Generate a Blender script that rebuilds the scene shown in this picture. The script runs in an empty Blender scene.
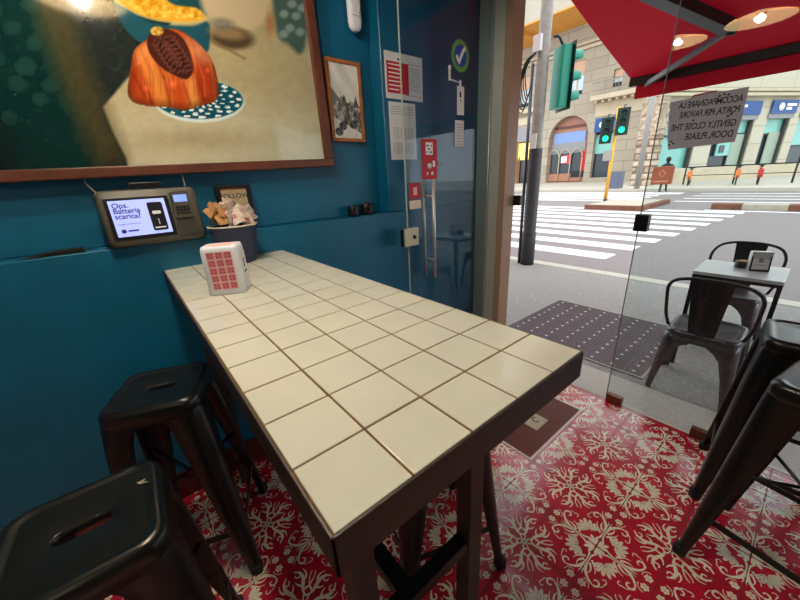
import bpy, bmesh, math, random
import numpy as np
from mathutils import Vector, Matrix
random.seed(7); rng = np.random.default_rng(7)
S = bpy.context.scene; COL = S.collection
PI = math.pi; H = 1.45
# ------------------------------------------------------------------ materials
def lin(c):
    return tuple((x/255/12.92 if x <= 10.3 else ((x/255+.055)/1.055)**2.4) for x in c)
def mat(name, rgb, rough=.5, metal=0., noise=0., scale=8., bump=0., spec=.5, coat=0., emit=0., det=4, rgb2=None):
    m = bpy.data.materials.new(name); m.use_nodes = True
    N = m.node_tree.nodes; L = m.node_tree.links; b = N['Principled BSDF']
    c = lin(rgb)+(1,); b.inputs['Base Color'].default_value = c
    b.inputs['Roughness'].default_value = rough; b.inputs['Metallic'].default_value = metal
    b.inputs['Specular IOR Level'].default_value = spec; b.inputs['Coat Weight'].default_value = coat
    b.inputs['Coat Roughness'].default_value = .06
    if emit: b.inputs['Emission Color'].default_value = c; b.inputs['Emission Strength'].default_value = emit
    if noise or bump:
        tc = N.new('ShaderNodeTexCoord'); n = N.new('ShaderNodeTexNoise')
        n.inputs['Scale'].default_value = scale; n.inputs['Detail'].default_value = det; n.inputs['Roughness'].default_value = .65
        L.new(tc.outputs['Object'], n.inputs['Vector'])
        if noise:
            r = N.new('ShaderNodeValToRGB'); r.color_ramp.elements[0].position = .3; r.color_ramp.elements[1].position = .7
            c2 = lin(rgb2) if rgb2 else tuple(x*(1-noise) for x in c[:3])
            c1 = c[:3] if rgb2 else tuple(min(1, x*(1+noise*.5)) for x in c[:3])
            r.color_ramp.elements[0].color = c2+(1,); r.color_ramp.elements[1].color = c1+(1,)
            L.new(n.outputs['Fac'], r.inputs['Fac']); L.new(r.outputs['Color'], b.inputs['Base Color'])
        if bump:
            bp = N.new('ShaderNodeBump'); bp.inputs['Strength'].default_value = bump; bp.inputs['Distance'].default_value = .004
            L.new(n.outputs['Fac'], bp.inputs['Height']); L.new(bp.outputs['Normal'], b.inputs['Normal'])
    return m
def brick_mat(name, c1, c2, cm, w, h, mort, rough=.8, rot=(PI/2, 0, PI/2), bump=.3, offs=.5):
    m = mat(name, c1, rough); N = m.node_tree.nodes; L = m.node_tree.links; b = N['Principled BSDF']
    tc = N.new('ShaderNodeTexCoord'); br = N.new('ShaderNodeTexBrick'); sx = N.new('ShaderNodeSeparateXYZ'); cx = N.new('ShaderNodeCombineXYZ')
    L.new(tc.outputs['Object'], sx.inputs[0])
    ax = {'yz': ('Y', 'Z'), 'xz': ('X', 'Z'), 'xy': ('X', 'Y')}[rot if isinstance(rot, str) else 'yz']
    L.new(sx.outputs[ax[0]], cx.inputs['X']); L.new(sx.outputs[ax[1]], cx.inputs['Y']); L.new(cx.outputs[0], br.inputs['Vector'])
    br.inputs['Scale'].default_value = 1; br.inputs['Brick Width'].default_value = w; br.inputs['Row Height'].default_value = h
    br.inputs['Mortar Size'].default_value = mort; br.offset = offs
    br.inputs['Color1'].default_value = lin(c1)+(1,); br.inputs['Color2'].default_value = lin(c2)+(1,); br.inputs['Mortar'].default_value = lin(cm)+(1,)
    L.new(br.outputs['Color'], b.inputs['Base Color'])
    bp = N.new('ShaderNodeBump'); bp.inputs['Strength'].default_value = bump; bp.inputs['Distance'].default_value = .02; bp.invert = True
    L.new(br.outputs['Fac'], bp.inputs['Height']); L.new(bp.outputs['Normal'], b.inputs['Normal'])
    return m
def glass_mat(name, tint=(.93, .965, .955), ior=1.45, base=.0):
    m = bpy.data.materials.new(name); m.use_nodes = True; N = m.node_tree.nodes; L = m.node_tree.links; N.clear()
    o = N.new('ShaderNodeOutputMaterial'); mx = N.new('ShaderNodeMixShader'); t = N.new('ShaderNodeBsdfTransparent'); g = N.new('ShaderNodeBsdfGlossy')
    f = N.new('ShaderNodeFresnel'); f.inputs['IOR'].default_value = ior; t.inputs['Color'].default_value = tint+(1,); g.inputs['Roughness'].default_value = .0
    a = N.new('ShaderNodeMath'); a.operation = 'ADD'; a.inputs[1].default_value = base; a.use_clamp = True
    ge = N.new('ShaderNodeNewGeometry'); mp = N.new('ShaderNodeMapRange'); mp.inputs['To Min'].default_value = ior; mp.inputs['To Max'].default_value = 1/ior
    L.new(ge.outputs['Backfacing'], mp.inputs['Value']); L.new(mp.outputs[0], f.inputs['IOR'])
    L.new(f.outputs[0], a.inputs[0]); L.new(a.outputs[0], mx.inputs[0]); L.new(t.outputs[0], mx.inputs[1]); L.new(g.outputs[0], mx.inputs[2]); L.new(mx.outputs[0], o.inputs[0])
    return m
def vcol_mat(name, rough=.5, coat=0., emit=0.):
    m = mat(name, (128, 128, 128), rough, coat=coat); N = m.node_tree.nodes; L = m.node_tree.links; b = N['Principled BSDF']
    a = N.new('ShaderNodeVertexColor'); a.layer_name = 'Col'; L.new(a.outputs['Color'], b.inputs['Base Color'])
    if emit: L.new(a.outputs['Color'], b.inputs['Emission Color']); b.inputs['Emission Strength'].default_value = emit
    return m
M = dict(
 teal=mat('teal_wall_paint', (0, 92, 124), .42, noise=.16, scale=3, bump=.12),
 navy=mat('blue_wall_paint', (8, 72, 112), .45, noise=.12, scale=2.5),
 inwall=mat('plain_wall_paint', (96, 100, 100), .8), ceil=mat('ceiling_paint', (120, 118, 110), .9),
 basebd=mat('brown_red_skirting', (92, 30, 22), .3, noise=.2, scale=12),
 red=mat('red_floor_tile', (196, 30, 54), .2, noise=.22, scale=9, spec=.6, coat=.4),
 cream=mat('cream_floor_ornament', (244, 230, 204), .2, noise=.10, scale=15, spec=.5, coat=.25),
 fline=mat('dark_floor_joint', (86, 20, 24), .6), ink=mat('dark_petal_line', (110, 40, 36), .3),
 panel=mat('brown_floor_panel', (104, 44, 30), .55, noise=.35, scale=30, spec=.3), panelrim=mat('white_panel_rim', (226, 214, 208), .35),
 beige=mat('beige_panel_tile', (178, 160, 122), .3, noise=.2, scale=40), 
 tile=mat('cream_table_tile', (222, 220, 202), .10, noise=.05, scale=6, coat=.3), grout=mat('brown_grout', (120, 88, 42), .8, noise=.45, scale=60),
 apron=mat('dark_brown_steel', (58, 42, 38), .45, noise=.12, scale=20), black=mat('black_painted_steel', (17, 19, 19), .30, noise=.1, scale=20, spec=.45),
 worn=mat('worn_bright_metal', (190, 180, 150), .4, metal=.6), rubber=mat('black_rubber', (14, 14, 14), .7),
 gun=mat('gunmetal_steel', (92, 92, 98), .32, metal=.75, noise=.12, scale=12), gundark=mat('dark_steel', (42, 42, 48), .4, metal=.5),
 zinc=mat('zinc_tabletop', (214, 222, 228), .3, metal=.2), chrome=mat('brushed_chrome', (216, 214, 208), .4, metal=.7),
 wood=mat('dark_reddish_wood', (94, 50, 32), .4, noise=.4, scale=14), wood2=mat('light_brown_wood', (168, 100, 46), .4, noise=.4, scale=25),
 white=mat('white_plastic', (228, 230, 236), .4), greyp=mat('grey_plastic', (70, 67, 58), .45), dkp=mat('dark_grey_plastic', (52, 51, 47), .5), blk=mat('black_plastic', (12, 12, 13), .35),
 screen=mat('lit_screen_lilac', (168, 180, 250), .3, emit=.75), screen2=mat('lit_screen_blue', (120, 150, 235), .3, emit=.8),
 navyink=mat('screen_dark_navy', (28, 36, 84), .4, emit=.5), slate=mat('screen_black', (8, 10, 22), .4), 
 napred=mat('red_print', (204, 84, 96), .5), nappink=mat('pale_pink_print', (234, 188, 188), .5), cup=mat('dark_navy_card', (38, 46, 74), .5), cuprim=mat('cream_rim', (224, 210, 186), .5),
 sugar=mat('white_sugar_packet', (226, 208, 192), .6, noise=.2, scale=60), sugarbr=mat('brown_sugar_packet', (190, 138, 84), .6, noise=.2, scale=60), pinkprint=mat('pink_print', (206, 130, 122), .6),
 paper=mat('white_paper', (224, 222, 218), .7), paperg=mat('grey_paper', (178, 172, 172), .8, noise=.05, scale=30), inkb=mat('black_ink', (34, 32, 34), .7), txt=mat('grey_print', (140, 142, 146), .7),
 redpr=mat('red_sheet_print', (190, 30, 36), .6), green=mat('green_sticker', (92, 160, 72), .4), blue=mat('blue_sticker', (32, 70, 160), .4), wht=mat('white_sticker', (240, 240, 240), .4),
 granite=mat('pale_granite', (184, 176, 166), .55, noise=.28, scale=160), jamb=mat('brown_granite', (168, 138, 110), .5, noise=.28, scale=180), alu=mat('grey_green_aluminium', (176, 182, 170), .4, metal=.1),
 walk=mat('sidewalk_asphalt', (146, 142, 137), .85, noise=.28, scale=45, bump=.2, det=8), road=mat('road_asphalt', (130, 121, 119), .85, noise=.16, scale=30, bump=.15, det=8), kerb=mat('kerb_stone', (186, 180, 166), .7, noise=.12, scale=12),
 mark=mat('white_road_paint', (232, 230, 228), .7, noise=.10, scale=10), chip=mat('pale_stone_chip', (214, 208, 200), .7), brass=mat('bronze_fitting', (120, 74, 54), .35, metal=.6),
 grate=mat('purple_brown_iron', (112, 98, 102), .5, metal=.3, noise=.2, scale=30), stud=mat('pale_stud', (206, 200, 196), .5), rim=mat('grate_rim', (150, 146, 140), .5, metal=.4),
 canvas=mat('red_canvas', (186, 8, 34), .75, noise=.10, scale=20), barblk=mat('black_awning_bar', (16, 18, 19), .4), armgrey=mat('grey_awning_arm', (108, 110, 112), .35, metal=.5),
 lampin=mat('lit_opal_lamp_glass', (255, 222, 165), .35, emit=5.5), bulb=mat('warm_bulb', (255, 250, 240), .4, emit=720), lampout=mat('brass_lamp_top', (150, 120, 70), .4, metal=.6),
 pole=mat('grey_pole_paint', (150, 148, 142), .6, noise=.25, scale=14), polebk=mat('dark_pole_paint', (56, 58, 64), .55, noise=.3, scale=20), tgreen=mat('green_signal_housing', (0, 150, 126), .4), tdark=mat('black_green_backplate', (8, 34, 34), .5),
 lit=mat('lit_green_lens', (20, 255, 170), .3, emit=3), lens=mat('dark_lens', (40, 44, 40), .3), yellow=mat('yellow_pole', (228, 170, 50), .5), 
 stonecap=mat('cream_stone', (196, 182, 156), .8, noise=.1, scale=1.5), cream2=mat('pale_cream_plaster', (170, 162, 146), .85, noise=.06, scale=.6), ochre=mat('ochre_soffit', (214, 150, 66), .8, noise=.1, scale=.8),
 winglass=mat('pale_window', (196, 214, 220), .15), blind=mat('beige_roller_blind', (206, 168, 142), .8), darkwin=mat('dark_shop_glass', (44, 52, 60), .12), tealwin=mat('teal_shop_glass', (128, 188, 180), .2), shopred=mat('red_shop_sign', (200, 44, 60), .5, emit=.6), warmlit=mat('warm_lit_shop', (250, 220, 120), .5, emit=.7), shopblue=mat('blue_reflection_panel', (120, 148, 200), .3), brownwin=mat('brown_arch_frame', (166, 116, 92), .5), bluesign=mat('blue_sign', (36, 78, 142), .5), greywall=mat('greyish_green_window', (150, 164, 148), .4),
 rubble=mat('rough_cream_stone', (206, 190, 166), .95, noise=.5, scale=3.5, bump=1., rgb2=(132, 112, 96), det=8), skin=mat('skin', (168, 120, 92), .6), hair=mat('dark_hair', (26, 22, 20), .7), cloth=mat('dark_clothes', (48, 44, 48), .8), boxbr=mat('brown_box_fabric', (138, 66, 40), .6), boxpr=mat('pale_brown_print', (186, 128, 96), .6), orange=mat('orange_paint', (220, 120, 60), .5), redp=mat('red_paint', (190, 40, 44), .5), 
 islbr=mat('brown_kerb_block', (120, 76, 56), .8, noise=.3, scale=3), islgr=mat('grey_kerb_block', (176, 166, 150), .8, noise=.2, scale=3), bin=mat('slate_bin', (88, 94, 116), .6), 
)
M['glass'] = glass_mat('clear_shop_glass', (.90, .94, .935), 1.5)
M['doorglass'] = glass_mat('door_glass', (.88, .93, .95), 1.34, .0)
M['courses'] = brick_mat('coursed_limestone', (172, 162, 144), (160, 150, 133), (140, 131, 116), 2.6, .9, .035)
M['ashlar'] = brick_mat('rough_rubble_courses', (196, 178, 152), (160, 136, 116), (122, 102, 90), .9, .42, .06, rot='xz', bump=.9)
M['whitest'] = brick_mat('pale_bank_stone', (196, 188, 170), (188, 178, 158), (164, 154, 136), 3.2, 1.2, .03, rot='xz')
def translucent(name, rgb, k):
    m = mat(name, rgb, .8); N = m.node_tree.nodes; L = m.node_tree.links; b = N['Principled BSDF']; o = N['Material Output']; t = N.new('ShaderNodeBsdfTranslucent'); x = N.new('ShaderNodeMixShader')
    t.inputs['Color'].default_value = lin(rgb)+(1,); x.inputs[0].default_value = k; L.new(b.outputs[0], x.inputs[1]); L.new(t.outputs[0], x.inputs[2]); L.new(x.outputs[0], o.inputs['Surface']); return m
M['canvas'] = translucent('red_canvas', (176, 8, 36), .16)
M['paperg'] = translucent('grey_paper', (214, 204, 206), .6)
# ------------------------------------------------------------------ mesh builder
class MB:
    def __init__(s): s.v = []; s.f = []; s.m = []; s.sm = []
    def add(s, vs, fs, mi=0, smooth=False):
        o = len(s.v); s.v += [tuple(p) for p in vs]; s.f += [tuple(i+o for i in f) for f in fs]; s.m += [mi]*len(fs); s.sm += [smooth]*len(fs); return s
    def box(s, a, b, mi=0, mtx=None):
        x0, y0, z0 = a; x1, y1, z1 = b
        vs = [Vector(p) for p in ((x0,y0,z0),(x1,y0,z0),(x1,y1,z0),(x0,y1,z0),(x0,y0,z1),(x1,y0,z1),(x1,y1,z1),(x0,y1,z1))]
        if mtx: vs = [mtx @ p for p in vs]
        return s.add(vs, ((0,3,2,1),(4,5,6,7),(0,1,5,4),(1,2,6,5),(2,3,7,6),(3,0,4,7)), mi)
    def prism(s, poly, z0, z1, mi=0, mtx=None):
        n = len(poly); vs = [Vector((x, y, z0)) for x, y in poly]+[Vector((x, y, z1)) for x, y in poly]
        if mtx: vs = [mtx @ p for p in vs]
        return s.add(vs, [tuple(range(n-1, -1, -1)), tuple(range(n, 2*n))]+[(i, (i+1) % n, n+(i+1) % n, n+i) for i in range(n)], mi)
    def loops(s, L, cap0=True, cap1=True, mi=0, smooth=True, closed=True):
        n = len(L[0]); o = []
        for l in L: o += list(l)
        fs = []
        for k in range(len(L)-1):
            for i in range(n if closed else n-1):
                j = (i+1) % n; fs.append((k*n+i, k*n+j, (k+1)*n+j, (k+1)*n+i))
        if cap0: fs.append(tuple(range(n-1, -1, -1)))
        if cap1: fs.append(tuple((len(L)-1)*n+i for i in range(n)))
        return s.add(o, fs, mi, smooth)
    def tube(s, pts, r, n=10, mi=0, smooth=True):
        pts = [Vector(p) for p in pts]; rs = r if isinstance(r, (list, tuple)) else [r]*len(pts); L = []
        t0 = (pts[1]-pts[0]).normalized(); u = t0.orthogonal().normalized()
        for i, p in enumerate(pts):
            t = (pts[min(i+1, len(pts)-1)]-pts[max(i-1, 0)]).normalized(); u = (u-t*u.dot(t)).normalized(); w = t.cross(u)
            L.append([p+(u*math.cos(2*PI*k/n)+w*math.sin(2*PI*k/n))*rs[i] for k in range(n)])
        return s.loops(L, mi=mi, smooth=smooth)
    def lathe(s, prof, n=32, c=(0,0,0), mi=0, cap0=False, cap1=False):
        return s.loops([[Vector((c[0]+r*math.cos(2*PI*k/n), c[1]+r*math.sin(2*PI*k/n), c[2]+z)) for k in range(n)] for r, z in prof], cap0, cap1, mi)
    def grid(s, P, mi=0, smooth=True):
        n = len(P[0]); o = [p for r in P for p in r]
        return s.add(o, [(k*n+i, k*n+i+1, (k+1)*n+i+1, (k+1)*n+i) for k in range(len(P)-1) for i in range(n-1)], mi, smooth)
    def xf(s, mtx): s.v = [tuple(mtx @ Vector(p)) for p in s.v]; return s
    def build(s, name, mats, parent=None, bevel=0, seg=2):
        me = bpy.data.meshes.new(name); me.from_pydata(s.v, [], s.f)
        for m in (mats if isinstance(mats, (list, tuple)) else [mats]): me.materials.append(M[m] if isinstance(m, str) else m)
        me.polygons.foreach_set('material_index', s.m); me.polygons.foreach_set('use_smooth', s.sm); me.update()
        bm = bmesh.new(); bm.from_mesh(me)
        if name != 'floor': bmesh.ops.recalc_face_normals(bm, faces=bm.faces)
        if bevel: bmesh.ops.bevel(bm, geom=[e for e in bm.edges if e.is_manifold and e.calc_face_angle(0) > .5], offset=bevel, segments=seg, profile=.6, affect='EDGES', clamp_overlap=True)
        bm.to_mesh(me); bm.free()
        o = bpy.data.objects.new(name, me); COL.objects.link(o)
        if parent: o.parent = parent
        return o
def tag(o, label, cat, group=None, kind=None):
    o['label'] = label; o['category'] = cat
    if group: o['group'] = group
    if kind: o['kind'] = kind
    return o
def struct(o): o['kind'] = 'structure'; return o
def empty(name, loc=(0,0,0), rz=0):
    o = bpy.data.objects.new(name, None); COL.objects.link(o); o.location = loc; o.rotation_euler = (0,0,rz); o.empty_display_size = .1; return o
def copy_tree(o, parent=None):
    c = o.copy(); COL.objects.link(c); c.parent = parent
    for ch in list(o.children): copy_tree(ch, c)
    return c
def rrect(w, h, r, n=6, cx=0, cy=0):
    P = []
    for sx, sy, a in ((1,1,0),(-1,1,PI/2),(-1,-1,PI),(1,-1,1.5*PI)):
        for k in range(n+1):
            t = a+PI/2*k/n; P.append((cx+sx*(w/2-r)+r*math.cos(t), cy+sy*(h/2-r)+r*math.sin(t)))
    return P
def text_mesh(body, size, ext=.0003, align='LEFT', space=1., line=1., shear=0., off=0.):
    cu = bpy.data.curves.new('writing', 'FONT'); cu.body = body; cu.size = size; cu.extrude = ext; cu.align_x = align; cu.space_character = space; cu.space_line = line; cu.shear = shear; cu.offset = off; cu.resolution_u = 3
    t = bpy.data.objects.new('writing', cu); COL.objects.link(t); dg = bpy.context.evaluated_depsgraph_get(); dg.update()
    me = bpy.data.meshes.new_from_object(t.evaluated_get(dg)); bpy.data.objects.remove(t); bpy.data.curves.remove(cu); return me
def text_obj(name, body, size, m, parent, mtx, **k):
    me = text_mesh(body, size, **k); me.materials.clear(); me.materials.append(M[m]); me.transform(mtx)
    o = bpy.data.objects.new(name, me); COL.objects.link(o); o.parent = parent; return o
def frame(o, x, y, z):      # matrix from origin + axes
    return Matrix(((x[0], y[0], z[0], o[0]), (x[1], y[1], z[1], o[1]), (x[2], y[2], z[2], o[2]), (0,0,0,1)))
def cutwall(name, m, outer, holes, depth, mtx, parent=None, mats=None):
    cu = bpy.data.curves.new(name, 'CURVE'); cu.dimensions = '2D'; cu.fill_mode = 'BOTH'; cu.extrude = depth/2
    for P in [outer]+holes:
        sp = cu.splines.new('POLY'); sp.points.add(len(P)-1); sp.use_cyclic_u = True
        for i, p in enumerate(P): sp.points[i].co = (p[0], p[1], 0, 1)
    t = bpy.data.objects.new('t', cu); COL.objects.link(t); dg = bpy.context.evaluated_depsgraph_get(); dg.update()
    me = bpy.data.meshes.new_from_object(t.evaluated_get(dg)); bpy.data.objects.remove(t); bpy.data.curves.remove(cu)
    me.materials.clear(); me.materials.append(M[m]); me.transform(mtx); me.name = name
    o = bpy.data.objects.new(name, me); COL.objects.link(o); o.parent = parent; return o
def vgrid(name, P, C, m, parent=None):      # P (r,c,3) points, C (r,c,3) linear colour
    r, c, _ = P.shape; me = bpy.data.meshes.new(name); me.vertices.add(r*c); me.vertices.foreach_set('co', P.reshape(-1).astype(np.float32))
    i = np.arange(r*c).reshape(r, c); q = np.stack([i[:-1,:-1], i[:-1,1:], i[1:,1:], i[1:,:-1]], -1).reshape(-1, 4); n = len(q)
    me.loops.add(n*4); me.loops.foreach_set('vertex_index', q.reshape(-1).astype(np.int32)); me.polygons.add(n)
    me.polygons.foreach_set('loop_start', (np.arange(n)*4).astype(np.int32)); me.update(calc_edges=True)
    a = me.color_attributes.new('Col', 'FLOAT_COLOR', 'POINT'); a.data.foreach_set('color', np.concatenate([C, np.ones((r, c, 1))], -1).reshape(-1).astype(np.float32))
    me.materials.append(m); o = bpy.data.objects.new(name, me); COL.objects.link(o); o.parent = parent; return o
def nlin(a): a = np.clip(np.asarray(a, float)/255, 0, 1); return np.where(a <= .04045, a/12.92, ((a+.055)/1.055)**2.4)
# ------------------------------------------------------------------ camera
yaw, pitch, roll, fpx = .6637, .3502, -.0561, 335.3
fw = Vector((math.sin(yaw)*math.cos(pitch), math.cos(yaw)*math.cos(pitch), -math.sin(pitch))); rt0 = Vector((math.cos(yaw), -math.sin(yaw), 0)); up0 = rt0.cross(fw)
rt = rt0*math.cos(roll)+up0*math.sin(roll); up = -rt0*math.sin(roll)+up0*math.cos(roll)
cd = bpy.data.cameras.new('camera'); cam = bpy.data.objects.new('camera', cd); COL.objects.link(cam); S.camera = cam
cd.sensor_width = 36; cd.lens = 36*fpx/800; cd.clip_start = .02; cd.clip_end = 500
cam.matrix_world = frame((0, 0, H), rt, up, -fw)
def prj(P):                     # photo coordinates of points on the flat print, used to lay out its artwork
    d = P-np.array([0, 0, H]); z = d@np.array(fw); return 400+fpx*(d@np.array(rt))/z, 300-fpx*(d@np.array(up))/z
# ------------------------------------------------------------------ room shell
XF, YW, YR = 2.17, 1.70, 1.80       # facade plane, lower wall face, recessed wall face
X0, Y0, ZC = -2.4, -2.8, 3.0
# floor with ornament
fl = MB(); fl.box((X0, Y0, -.1), (XF, YR+.1, 0), 0)
Z1 = .0006
def ribbon(P, w):
    vs = []; n = len(P)
    for i in range(n):
        a = P[max(i-1, 0)]; b = P[min(i+1, n-1)]; dx, dy = b[0]-a[0], b[1]-a[1]; l = math.hypot(dx, dy) or 1; ww = w(i/(n-1)) if callable(w) else w
        vs += [(P[i][0]-dy/l*ww, P[i][1]+dx/l*ww), (P[i][0]+dy/l*ww, P[i][1]-dx/l*ww)]
    return vs, [(2*i, 2*i+1, 2*i+3, 2*i+2) for i in range(n-1)]
def bez(p, n=14):
    out = []
    for i in range(n):
        t = i/(n-1); q = [Vector(x) for x in p]
        while len(q) > 1: q = [q[k].lerp(q[k+1], t) for k in range(len(q)-1)]
        out.append((q[0].x, q[0].y))
    return out
def spiral(cx, cy, r0, r1, a0, a1, n=18): return [(cx+(r0+(r1-r0)*i/(n-1))*math.cos(a0+(a1-a0)*i/(n-1)), cy+(r0+(r1-r0)*i/(n-1))*math.sin(a0+(a1-a0)*i/(n-1))) for i in range(n)]
mot = []       # list of (verts2d, faces, mat)
def petal(cx, cy, a, r0, r1, w, mi=1):
    P = []; c, s_ = math.cos(a), math.sin(a); n = 9
    for i in range(n+1):
        t = i/n; r = r0+(r1-r0)*t; ww = w*(math.sin(PI*min(1, (t*.95+.03)**1.7))**.55)*1.0; P.append((r, ww))
    pl = [(r, k) for r, k in P]+[(r, -k) for r, k in reversed(P)]
    mot.append(([(cx+r*c-k*s_, cy+r*s_+k*c) for r, k in pl], [tuple(range(len(pl)))], mi))
def half(P, w, mi=1):
    v, f = ribbon(P, w); mot.append((v, f, mi)); mot.append(([(y, x) for x, y in v], f, mi))
for k in range(7):
    a = PI/4+(k-3)*.43; petal(.225, .225, a, .03, .285-.022*abs(k-3), .036)
    v, f = ribbon([(.225+r*math.cos(a), .225+r*math.sin(a)) for r in (.06, .13, .20)], lambda t: .004*(1-t*.6)); mot.append((v, f, 3))
for da, l in ((0, .21), (.55, .17), (-.55, .17)): petal(.02, .02, PI/4+da, .0, l, .032)
half(bez([(.16, .08), (.30, -.05), (.58, -.02), (.74, .10), (.77, .25)], 18), lambda t: .012+.016*math.sin(PI*t))
half(spiral(.685, .265, .085, .022, -.1, 4.7, 18), lambda t: .021-.012*t)
half(bez([(.42, .05), (.50, .12), (.56, .14), (.63, .10)], 8), lambda t: .020*(1-t)+.004)
half(bez([(.34, .06), (.42, .13), (.46, .20), (.56, .20)], 8), lambda t: .018*(1-t)+.004)
half(bez([(.55, .045), (.60, .015), (.66, .012), (.72, .035)], 6), lambda t: .014*(1-t)+.003)
half(spiral(.56, .36, .055, .02, .6, 4.6, 12), lambda t: .010-.004*t)
half(bez([(.60, .39), (.66, .40), (.70, .37), (.71, .345)], 6), .007)
for fx, fy in ((.875, .105), (.105, .875)):
    for k in range(6): petal(fx, fy, k*PI/3+.3, .012, .072, .024)
    mot.append(([(fx+.013*math.cos(t*PI/3), fy+.013*math.sin(t*PI/3)) for t in range(6)], [tuple(range(6))], 1))
half(spiral(.875, .105, .115, .105, 1.5, 3.3, 10), .007)
half(bez([(.90, .90), (.99, .72), (.78, .68), (.76, .48), (.92, .38)], 18), lambda t: .013+.020*math.sin(PI*t)**1.4)
half(spiral(.90, .47, .075, .03, 3.6, -.6, 14), lambda t: .017-.007*t)
half(bez([(.81, .62), (.74, .60), (.72, .52), (.76, .43)], 8), lambda t: .022*(1-t)+.005)
half(bez([(.87, .72), (.93, .68), (.97, .64), (.975, .57)], 8), lambda t: .020*(1-t)+.006)
half(bez([(.90, .78), (.80, .82), (.70, .74), (.60, .70), (.58, .62)], 12), lambda t: .016*(1-t*.5))
mot.append((*ribbon(spiral(.85, .85, .075, .075, 0, 2*PI, 22), .013), 1))
half(bez([(.93, .86), (.97, .90), (.985, .93), (.985, .99)], 6), .013)
TS = .2; GX, GY = 1.153, .271
nx0, nx1 = math.floor((X0-GX)/TS)+1, math.floor((XF-GX)/TS+.999); ny0, ny1 = math.floor((-1.6-GY)/TS), math.floor((YW-GY)/TS+.999)
panel_rect = (1.355, 1.955, .681, 1.081)
def clipbox(vs):
    return all(X0+.01 < x < XF-.002 and y < YW+.0005 for x, y in vs)
for ix in range(nx0, nx1):
    for iy in range(ny0, ny1):
        x0, y0 = GX+ix*TS, GY+iy*TS
        if panel_rect[0]-.01 < x0+.1 < panel_rect[1]+.01 and panel_rect[2]-.01 < y0+.1 < panel_rect[3]+.01: continue
        fx, fy = ix % 2, iy % 2
        for mot_i, (vs, fs, mi) in enumerate(mot):
            P = [((x0+TS*(1-u)) if fx else (x0+TS*u), (y0+TS*(1-v)) if fy else (y0+TS*v)) for u, v in [(min(.993, max(.007, a_)), min(.993, max(.007, b_))) for a_, b_ in vs]]
            if not clipbox(P): continue
            zz = Z1+(.0004 if mi == 3 else 0)+.000006*mot_i
            f0 = fs[0]; A_ = sum(P[f0[q]][0]*P[f0[(q+1) % len(f0)]][1]-P[f0[(q+1) % len(f0)]][0]*P[f0[q]][1] for q in range(len(f0)))
            fl.add([(x, y, zz) for x, y in P], fs if A_ > 0 else [f[::-1] for f in fs], mi)
for ix in range(-18, nx1+1):
    x = GX+ix*TS
    if X0 < x < XF: fl.box((x-.0016, Y0, -.01), (x+.0016, YW, Z1*.8), 2)
for iy in range(-16, ny1+1):
    y = GY+iy*TS
    if y < YW: fl.box((X0, y-.0016, -.01), (XF, y+.0016, Z1*.8), 2)
floor = struct(fl.build('floor', ['red', 'cream', 'fline', 'ink']))
# wall with picture: lower wall, recess, right pier
w = MB(); w.box((X0, YW, -.1), (XF, 2.0, H-.2)); w.box((X0, YR, H-.2), (1.29, 2.0, ZC)); w.box((1.29, YW, H-.2), (XF, 2.0, ZC))
struct(w.build('wall_back', 'teal', bevel=.004, seg=1))
w = MB(); w.box((X0, YW-.012, 0), (XF, YW, .15)); struct(w.build('baseboard_back', 'basebd', bevel=.002, seg=1))
w = MB(); w.box((X0-.1, Y0-.1, -.1), (X0, 2.0, ZC)); struct(w.build('wall_left', 'inwall'))
w = MB(); w.box((X0, Y0-.1, -.1), (XF+.1, Y0, ZC)); struct(w.build('wall_front', 'inwall'))
w = MB(); w.box((X0-.1, Y0-.1, ZC), (2.29, 2.0, ZC+.2)); struct(w.build('ceiling', 'ceil'))
w = MB(); w.box((2.11, 1.58, -.1), (2.23, 2.0, ZC)); struct(w.build('trim_1', 'alu'))
w = MB(); w.box((2.11, 1.45, -.05), (2.23, 1.50, ZC)); w.box((2.13, 1.50, -.05), (2.23, 1.58, ZC)); struct(w.build('wall_pillar', 'jamb'))
w = MB(); w.box((2.105, 1.50, -.02), (2.13, 1.58, ZC)); struct(w.build('trim_2', 'alu', bevel=.003))
w = MB(); w.box((2.13, -2.8, 2.75), (2.29, 1.45, ZC)); struct(w.build('wall_header', 'jamb'))
w = MB(); w.box((XF+.012, Y0, -.1), (2.515, 1.75, -.004)); struct(w.build('floor_threshold', 'granite', bevel=.003))
w = MB(); w.box((XF, Y0, -.1), (XF+.012, 1.6, -.006)); struct(w.build('trim_3', 'rubber'))
# our own building outside, beside the shopfront
w = MB(); w.box((2.23, 1.62, -.1), (2.42, 9, 6)); w.box((2.23, -9, ZC), (2.42, 1.62, 6)); w.box((2.2, -9, -.1), (2.42, -2.8, 3)); struct(w.build('wall_outside', 'jamb'))
# inlaid floor panel
pm = empty('floor_panel', (1.655, .881, 0)); tag(pm, 'brown inlaid tile panel with white rim set in the red floor', 'floor panel')
m_ = MB(); m_.box((-.3, -.2, .0), (.3, .2, .0012)); m_.build('rim', 'panelrim', pm)
m_ = MB(); m_.box((-.288, -.188, .0), (.288, .188, .002)); m_.build('field', 'panel', pm)
m_ = MB(); m_.box((-.075, -.105, .001), (.055, .035, .0026)); m_.build('centre_tile', 'beige', pm)
m_ = MB(); v, f = ribbon(spiral(.005, -.05, .02, .02, .5, 4.8, 16), .0045); m_.add([(x, y, .003) for x, y in v], f); v, f = ribbon([(-.05, -.01), (-.035, .005), (-.02, .0)], .004); m_.add([(x, y, .003) for x, y in v], f); m_.build('emblem', 'panel', pm)
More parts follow.
